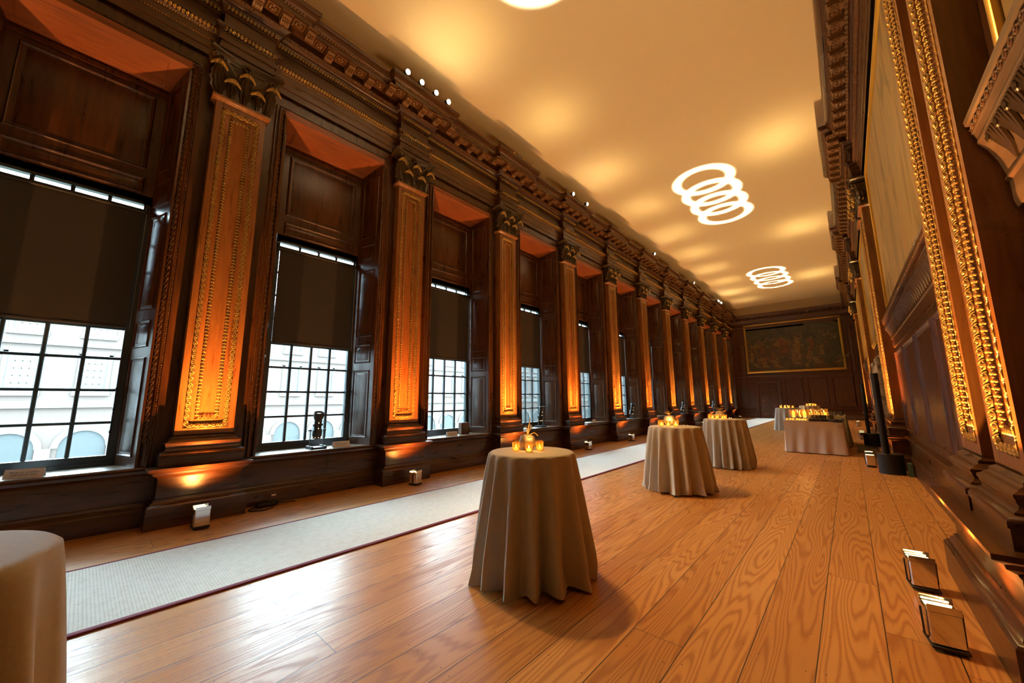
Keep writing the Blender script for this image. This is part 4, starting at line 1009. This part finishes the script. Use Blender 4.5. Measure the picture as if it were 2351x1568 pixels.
# ---- buffet
BX0, BX1, BY0, BZ = -1.56, -.22, 14.12, .93
def box_cloth(x0, x1, y0, y1, z, seed, flare=.03, bx=None, z_bot=.03):
    rn = random.Random(seed); mb = MB(); P_ = []; n = 44
    per = [(x0, y0), (x1, y0), (x1, y1), (x0, y1)]
    for k_ in range(4):
        a, b = per[k_], per[(k_ + 1) % 4]
        for j in range(n): t = j / n; P_.append((a[0] + (b[0] - a[0]) * t, a[1] + (b[1] - a[1]) * t, k_, t))
    cx, cy = (x0 + x1) / 2, (y0 + y1) / 2; rg = [[(cx + (x - cx) * .98, cy + (y - cy) * .98, z) for x, y, _, _ in P_]]
    nd = {0: (0, -1), 1: (1, 0), 2: (0, 1), 3: (-1, 0)}; ph = [rn.uniform(0, 6) for _ in range(4)]
    for i in range(13):
        t = i / 12; row = []
        for x, y, k_, s in P_:
            nx, ny = nd[k_]; w_ = math.sin(s * 2 * PI * 3.0 + ph[k_]) * .022 + .018 * math.sin(s * 2 * PI * 5.3 + ph[k_] * 2 + 1.5 * t); e = min(s, 1 - s); cf = min(1, e * 9)
            o_ = flare * t + w_ * t * cf; row.append((x + nx * o_ + (x - cx) * .015 * t, y + ny * o_, z - .008 - (z - z_bot) * t))
        rg.append(row)
    mb.rings(rg, True, False); return mb
t = thing('buffet_table', 'long buffet table hidden under the pale pinkish cloth', 'table', (-.89, 15.0, 0))
mb = MB(); mb.box(-.64, .64, -.85, .85, BZ - .04, BZ - .012); mb.build('tabletop', M['black'], t)
for sx in (-.55, .55):
    for sy in (-.75, .75): mb = MB(); mb.tube([(sx, sy, 0), (sx, sy, BZ - .04)], .02, 8); mb.build('leg', M['black'], t)
tag(box_cloth(BX0, BX1, BY0, 15.95, BZ, 3).build('tablecloth', M['cloth2'], ang=60), 'pale pinkish floor-length cloth on the rectangular buffet table', 'tablecloth')
t = thing('side_table', 'table behind the buffet under an olive cloth', 'table', (-.62, 17.4, 0))
mb = MB(); mb.box(-.44, .44, -.95, .95, .94, .968); mb.build('tabletop', M['black'], t)
for sx in (-.38, .38):
    for sy in (-.85, .85): mb = MB(); mb.tube([(sx, sy, 0), (sx, sy, .94)], .02, 8); mb.build('leg', M['black'], t)
tag(box_cloth(-1.08, -.16, 16.4, 18.4, .985, 8, .06, z_bot=.05).build('tablecloth', M['cloth3'], ang=60), 'olive-tinted cloth on the table just behind the buffet', 'tablecloth')
# goblets with pillar candles
gb_ = None
def goblet(x, y, s, label):
    global gb_
    if gb_ is None:
        r = thing('candle_goblet', label, 'candle holder', group='tall glass candle goblets on the buffet')
        mb = MB(); mb.lathe([(.075, 0), (.07, .008), (.02, .02), (.015, .05), (.03, .07), (.085, .11), (.105, .17), (.11, .24), (.108, .30), (.105, .30), (.10, .17), (.08, .115), (.0, .08)], seg=24, cap1=False); mb.build('goblet', M['clearv'], r)
        mb = MB(); mb.lathe([(.042, .085), (.042, .24), (.0, .242)], seg=16, cap1=False); mb.build('pillar_candle', M['wax'], r)
        mb = MB(); mb.lathe([(.002, .242), (.010, .252), (.008, .266), (.001, .285)], seg=8); mb.build('flame', M['flame'], r); gb_ = r; o = r
    else: o = dup(gb_, (0, 0, 0))
    o.location = (x, y, BZ + .001); o.scale = (s, s, s); o['label'] = label
hb_ = None
def hurricane(x, y, s, label):
    global hb_
    if hb_ is None:
        r = thing('hurricane_lantern', label, 'candle holder', group='cylindrical glass candle lanterns on the buffet')
        mb = MB(); mb.lathe([(.06, 0), (.065, .01), (.065, .20), (.062, .20), (.06, .012), (.0, .012)], seg=20, cap1=False); mb.build('glass_cylinder', M['clearv'], r)
        mb = MB(); mb.lathe([(.045, .013), (.045, .13), (.0, .132)], seg=16, cap1=False); mb.build('pillar_candle', M['wax'], r)
        mb = MB(); mb.lathe([(.002, .132), (.009, .142), (.001, .17)], seg=8); mb.build('flame', M['flame'], r); hb_ = r; o = r
    else: o = dup(hb_, (0, 0, 0))
    o.location = (x, y, BZ + .001); o.scale = (s, s, s); o['label'] = label
goblet(-1.36, 14.75, 1.0, 'left tall glass goblet with a glowing candle at the front of the buffet'); goblet(-1.08, 14.7, 1.05, 'right and wider glass goblet with a glowing candle at the front of the buffet')
goblet(-1.25, 15.5, .95, 'glass candle goblet behind and between the two front ones on the buffet')
hurricane(-.97, 15.7, 1.5, 'left one of the three glass candle cylinders at the back of the buffet'); hurricane(-.82, 15.5, 1.4, 'middle one of the three glass candle cylinders at the back of the buffet'); hurricane(-.66, 15.65, 1.6, 'right and largest of the three glass candle cylinders at the back of the buffet')
for i, x in enumerate((-1.49, -1.41, -1.34, -1.24, -1.19, -1.10, -1.04)): votive(x, 14.26 + .03 * (i % 2), BZ + .001, '%s small votive from the left along the front edge of the buffet' % ordn[i], 1, .9)
gl = None
def tumbler(x, y, z, s, label, grp, flute=False):
    global gl
    if gl is None:
        mb = MB(); mb.lathe([(.028, 0), (.03, .004), (.036, .10), (.034, .10), (.027, .01), (.0, .01)], seg=16, cap1=False); gl = mb.build('drinking_glass', M['glass']); o = gl
    else: o = gl.copy(); COL.objects.link(o)
    o.location = (x, y, z); o.scale = (s, s, s); tag(o, label, 'glass', grp)
k = 0
for j, yy in enumerate((14.75, 14.95)):
    for i in range(5):
        tumbler(-.93 + .095 * i, yy, BZ + .001, 1.35, '%s upturned glass from the left in the %s row on the buffet' % (ordn[i], ('front', 'back')[j]), 'clear glasses in rows on the buffet')
mb = MB(); mb.bbox(-1.0, -.60, 15.03, 15.27, BZ + .001, BZ + .138, .004); tag(mb.build('glass_crate', M['black']), 'low black crate raising the upper tier of glasses on the buffet', 'crate')
for i in range(3): tumbler(-.93 + .12 * i, 15.15, BZ + .139, 1.3, '%s clear glass of the upper tier behind the rows on the buffet' % ['left', 'middle', 'right'][i], 'upper tier glasses on the buffet')
r = thing('juice_jug', 'clear jug half full of yellow juice right of the glasses', 'jug', (-.48, 15.3, BZ + .013))
mb = MB(); mb.lathe([(.06, 0), (.065, .005), (.062, .10), (.072, .23), (.070, .23), (.058, .10), (.0, .008)], seg=20, cap1=False); mb.build('jug_glass', M['glass'], r)
mb = MB(); mb.lathe([(.055, .012), (.054, .13), (.0, .131)], seg=16, cap1=False); mb.build('juice', M['juice'], r)
mb = MB(); mb.tube([(.07, 0, .20), (.12, 0, .19), (.125, 0, .10), (.065, 0, .07)], .008, 6); mb.build('handle', M['glass'], r)
cup0 = None
for i in range(6):
    if cup0 is None:
        cup0 = thing('glass_cup', '', 'cup', group='glass cups on the olive cloth')
        mb = MB(); mb.lathe([(.03, 0), (.04, .01), (.05, .12), (.048, .12), (.035, .015), (.0, .015)], seg=16, cap1=False); mb.build('cup_glass', M['glass'], cup0)
        mb = MB(); mb.tube([(-.048, 0, .10), (-.085, 0, .095), (-.085, 0, .05), (-.044, 0, .03)], .006, 6); mb.build('handle', M['glass'], cup0); o = cup0
    else: o = dup(cup0, (0, 0, 0))
    o.location = (-.66 + .20 * (i % 3), 17.0 + .25 * (i // 3), .986); o.scale = (1.15,) * 3; o['label'] = '%s glass cup of the %s row on the olive cloth' % (['left', 'middle', 'right'][i % 3], ['front', 'back'][i // 3])
mb = MB(); n_ = 16; rg = []
for i in range(7):
    rg.append([(-.98 + .80 * j / n_, 14.10 + .085 * i, BZ + .032 + .018 * math.sin(j * 1.1 + i) + .02 * (i == 3)) for j in range(n_ + 1)])
mb.rings(rg, closed=False); mb.rings([[(x, y, z - .012) for x, y, z in q] for q in rg], closed=False); mb.rings([[(x, 14.085 - .01, z) for x, _, z in [(-.45 + .25 * j / 6, 0, BZ + .03 - .0) for j in range(7)]], [(-.40 + .16 * j / 6, 14.06, BZ - .03) for j in range(7)]], closed=False)
tag(mb.build('black_napkin', M['blackcloth'], ang=60), 'crumpled black cloth lying over the right front edge of the buffet', 'cloth')
mb = MB(); mb.bbox(-.60, -.36, 15.05, 15.5, BZ + .0, BZ + .012, .003); tag(mb.build('serving_tray', M['black']), 'black serving tray under the juice jug', 'tray')

# ---- poles, hearth and chimneypiece
def pole(x, y, h_, r, lab_):
    t = thing('black_post', lab_, 'post', (x, y, 0), group='black posts by the right wall')
    mb = MB(); mb.lathe([(.21, 0), (.21, .40), (.19, .41)], seg=28); mb.build('drum_base', M['black'], t)
    mb = MB(); mb.tube([(-.06, -.05, .40), (-.06, -.05, h_)], r, 16); mb.build('post', M['black'], t)
pole(.52, 11.55, 2.12, .060, 'tall black post on a black drum base nearest on the right wall side'); pole(.42, 17.6, 2.05, .05, 'thinner black post on a drum base beyond the first one')
mb = MB(); mb.bbox(.745, .815, 11.25, 11.5, 0, .26, .004); tag(mb.build('green_box', plain('green_plastic', (.05, .10, .06), .5)), 'small dull green box against the skirting beside the black drum', 'box')
mb = MB(); mb.bbox(.02, .52, 15.25, 17.6, .001, .02, .004); tag(mb.build('hearth_slab', M['stone']), 'dark polished hearth slab on the floor before the chimneypiece', 'hearth')
mb = MB(); mb.bbox(.34, .50, 14.3, 14.5, 0, .16, .006); tag(mb.build('white_box', M['cardboard']), 'pale carton on the floor beside the hearth slab', 'box')
fp = thing('chimneypiece', 'carved grey marble chimneypiece with figures between the second and third pilaster pairs', 'chimneypiece', (XRW, 17.0, 0))
marb = paint_mat('grey_marble', [(.3, (.10, .08, .06)), (.5, (.30, .26, .22)), (.7, (.55, .50, .44))], 3.0, 2.0, (1, 1, .6), .3)
mb = MB(); mb.box(-.30, 0, -1.3, -.9, 0, 1.35); mb.box(-.30, 0, .9, 1.3, 0, 1.35); mb.sweep([(0, 1.3, 1.35), (-.26, 1.3, 1.35), (-.26, -1.3, 1.35), (0, -1.3, 1.35)], [(0, 0), (.02, .02), (.02, .20), (.06, .26), (.06, .30), (0, .31)], (0, 0, 1)); mb.box(-.28, 0, -1.3, 1.3, 1.35, 1.66); mb.build('surround', marb, fp)
mb = MB(); mb.box(-.06, 0, -.9, .9, 0, 1.35); mb.build('firebox', M['black'], fp)
mb = MB(); mb.sweep([(0, -1.0, 1.7), (0, -1.0, 2.75), (0, 1.0, 2.75), (0, 1.0, 1.7)], [(0, 0), (0, .08), (.05, .13), (.12, .12), (.16, .04)], (-1, 0, 0), closed=True); mb.build('overmantel', marb, fp)
rn = random.Random(5)
for s in (-1, 1):
    mb = MB()
    mb.lathe([(.14, 1.66), (.12, 1.75), (.15, 1.85), (.11, 2.05), (.13, 2.2), (.14, 2.4), (.10, 2.52), (.045, 2.56), (.05, 2.6), (.075, 2.66), (.07, 2.74), (.02, 2.80)], (-.16, s * 1.14, 0), 16)
    for k_ in range(16):
        z = 1.72 + .8 * k_ / 16; a = rn.uniform(-1.4, 1.4) + PI; mb.ell((-.16 + .12 * math.cos(a), s * 1.14 + .12 * math.sin(a), z), (.03, .03, rn.uniform(.08, .16)), 8, 5)
    mb.build('carved_figure', marb, fp)

# ================================================================= OUTSIDE: courtyard front
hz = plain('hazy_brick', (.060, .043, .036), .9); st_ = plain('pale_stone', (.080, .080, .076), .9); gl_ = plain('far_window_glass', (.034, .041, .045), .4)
b_ = thing('courtyard_building', 'pale brick courtyard front with white-framed windows and arches seen through the windows', 'building', (-42, 0, 0))
mb = MB(); mb.box(-1, 0, -30, 90, -6.5, 11); mb.build('brick_front', hz, b_)
mb = MB()
mb.box(0, .25, -30, 90, 1.2, 1.7); mb.box(0, .4, -30, 90, 10.2, 11); mb.box(0, .25, -30, 90, 5.6, 5.9)
yy = -26.5; WINS = []; ARCS = []
while yy < 85:
    for z0, z1 in ((2.4, 4.9), (6.6, 8.6)):
        for a, b, c, d in ((-.85, -.65, z0 - .2, z1 + .2), (.65, .85, z0 - .2, z1 + .2)): mb.box(0, .15, yy + a, yy + b, c, d)
        mb.box(0, .15, yy - .85, yy + .85, z1, z1 + .35); mb.box(0, .2, yy - .95, yy + .95, z0 - .35, z0)
        WINS.append((yy, z0, z1))
        for j in range(1, 4): mb.box(.03, .06, yy - .65 + j * .325 - .03, yy - .65 + j * .325 + .03, z0, z1)
        for j in range(1, 5): mb.box(.03, .06, yy - .65, yy + .65, z0 + (z1 - z0) * j / 5 - .03, z0 + (z1 - z0) * j / 5 + .03)
    seg = [(yy + 1.15 * math.cos(PI * j / 12), -1.6 + 1.15 * math.sin(PI * j / 12)) for j in range(13)]
    ARCS.append(yy)
    ring = [(yy + 1.5 * math.cos(PI * j / 12), -1.6 + 1.5 * math.sin(PI * j / 12)) for j in range(13)]
    mb.rings([[(.15, y_, z_) for y_, z_ in seg], [(.15, y_, z_) for y_, z_ in ring]], closed=False); mb.box(0, .3, yy + 1.2, yy + 1.9, -6, -1.6)
    yy += 3.35
mb.build('stone_dressings', st_, b_)
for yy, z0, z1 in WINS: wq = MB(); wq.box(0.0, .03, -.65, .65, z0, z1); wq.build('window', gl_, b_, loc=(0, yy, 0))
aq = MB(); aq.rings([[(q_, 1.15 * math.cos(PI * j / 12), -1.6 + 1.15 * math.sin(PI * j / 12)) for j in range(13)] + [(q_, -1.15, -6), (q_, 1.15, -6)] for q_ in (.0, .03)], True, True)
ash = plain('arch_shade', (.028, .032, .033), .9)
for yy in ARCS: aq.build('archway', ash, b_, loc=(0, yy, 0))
t = thing('courtyard_colonnade', 'pale stone colonnade with columns outside the first window', 'building', (-30, -10, 0))
mb = MB(); mb.box(-1, 6, -9, -1.0, 6.5, 8.5); mb.box(-1, 6, -9, 1.0, -6.5, .07); mb.build('entablature', st_, t)
for i in range(6): mb = MB(); mb.lathe([(.5, .07), (.45, -5), (.38, 6), (.5, 6.5)], (5.2, -8 + i * 1.5, 0), 16); mb.build('column', st_, t)
mb = MB(); mb.box(-90, -8.2, -80, 120, -6.6, -6.5); tag(mb.build('courtyard_ground', plain('courtyard_gravel', (.11, .12, .10), .95)), 'pale courtyard ground outside below the windows', 'ground', kind='structure')
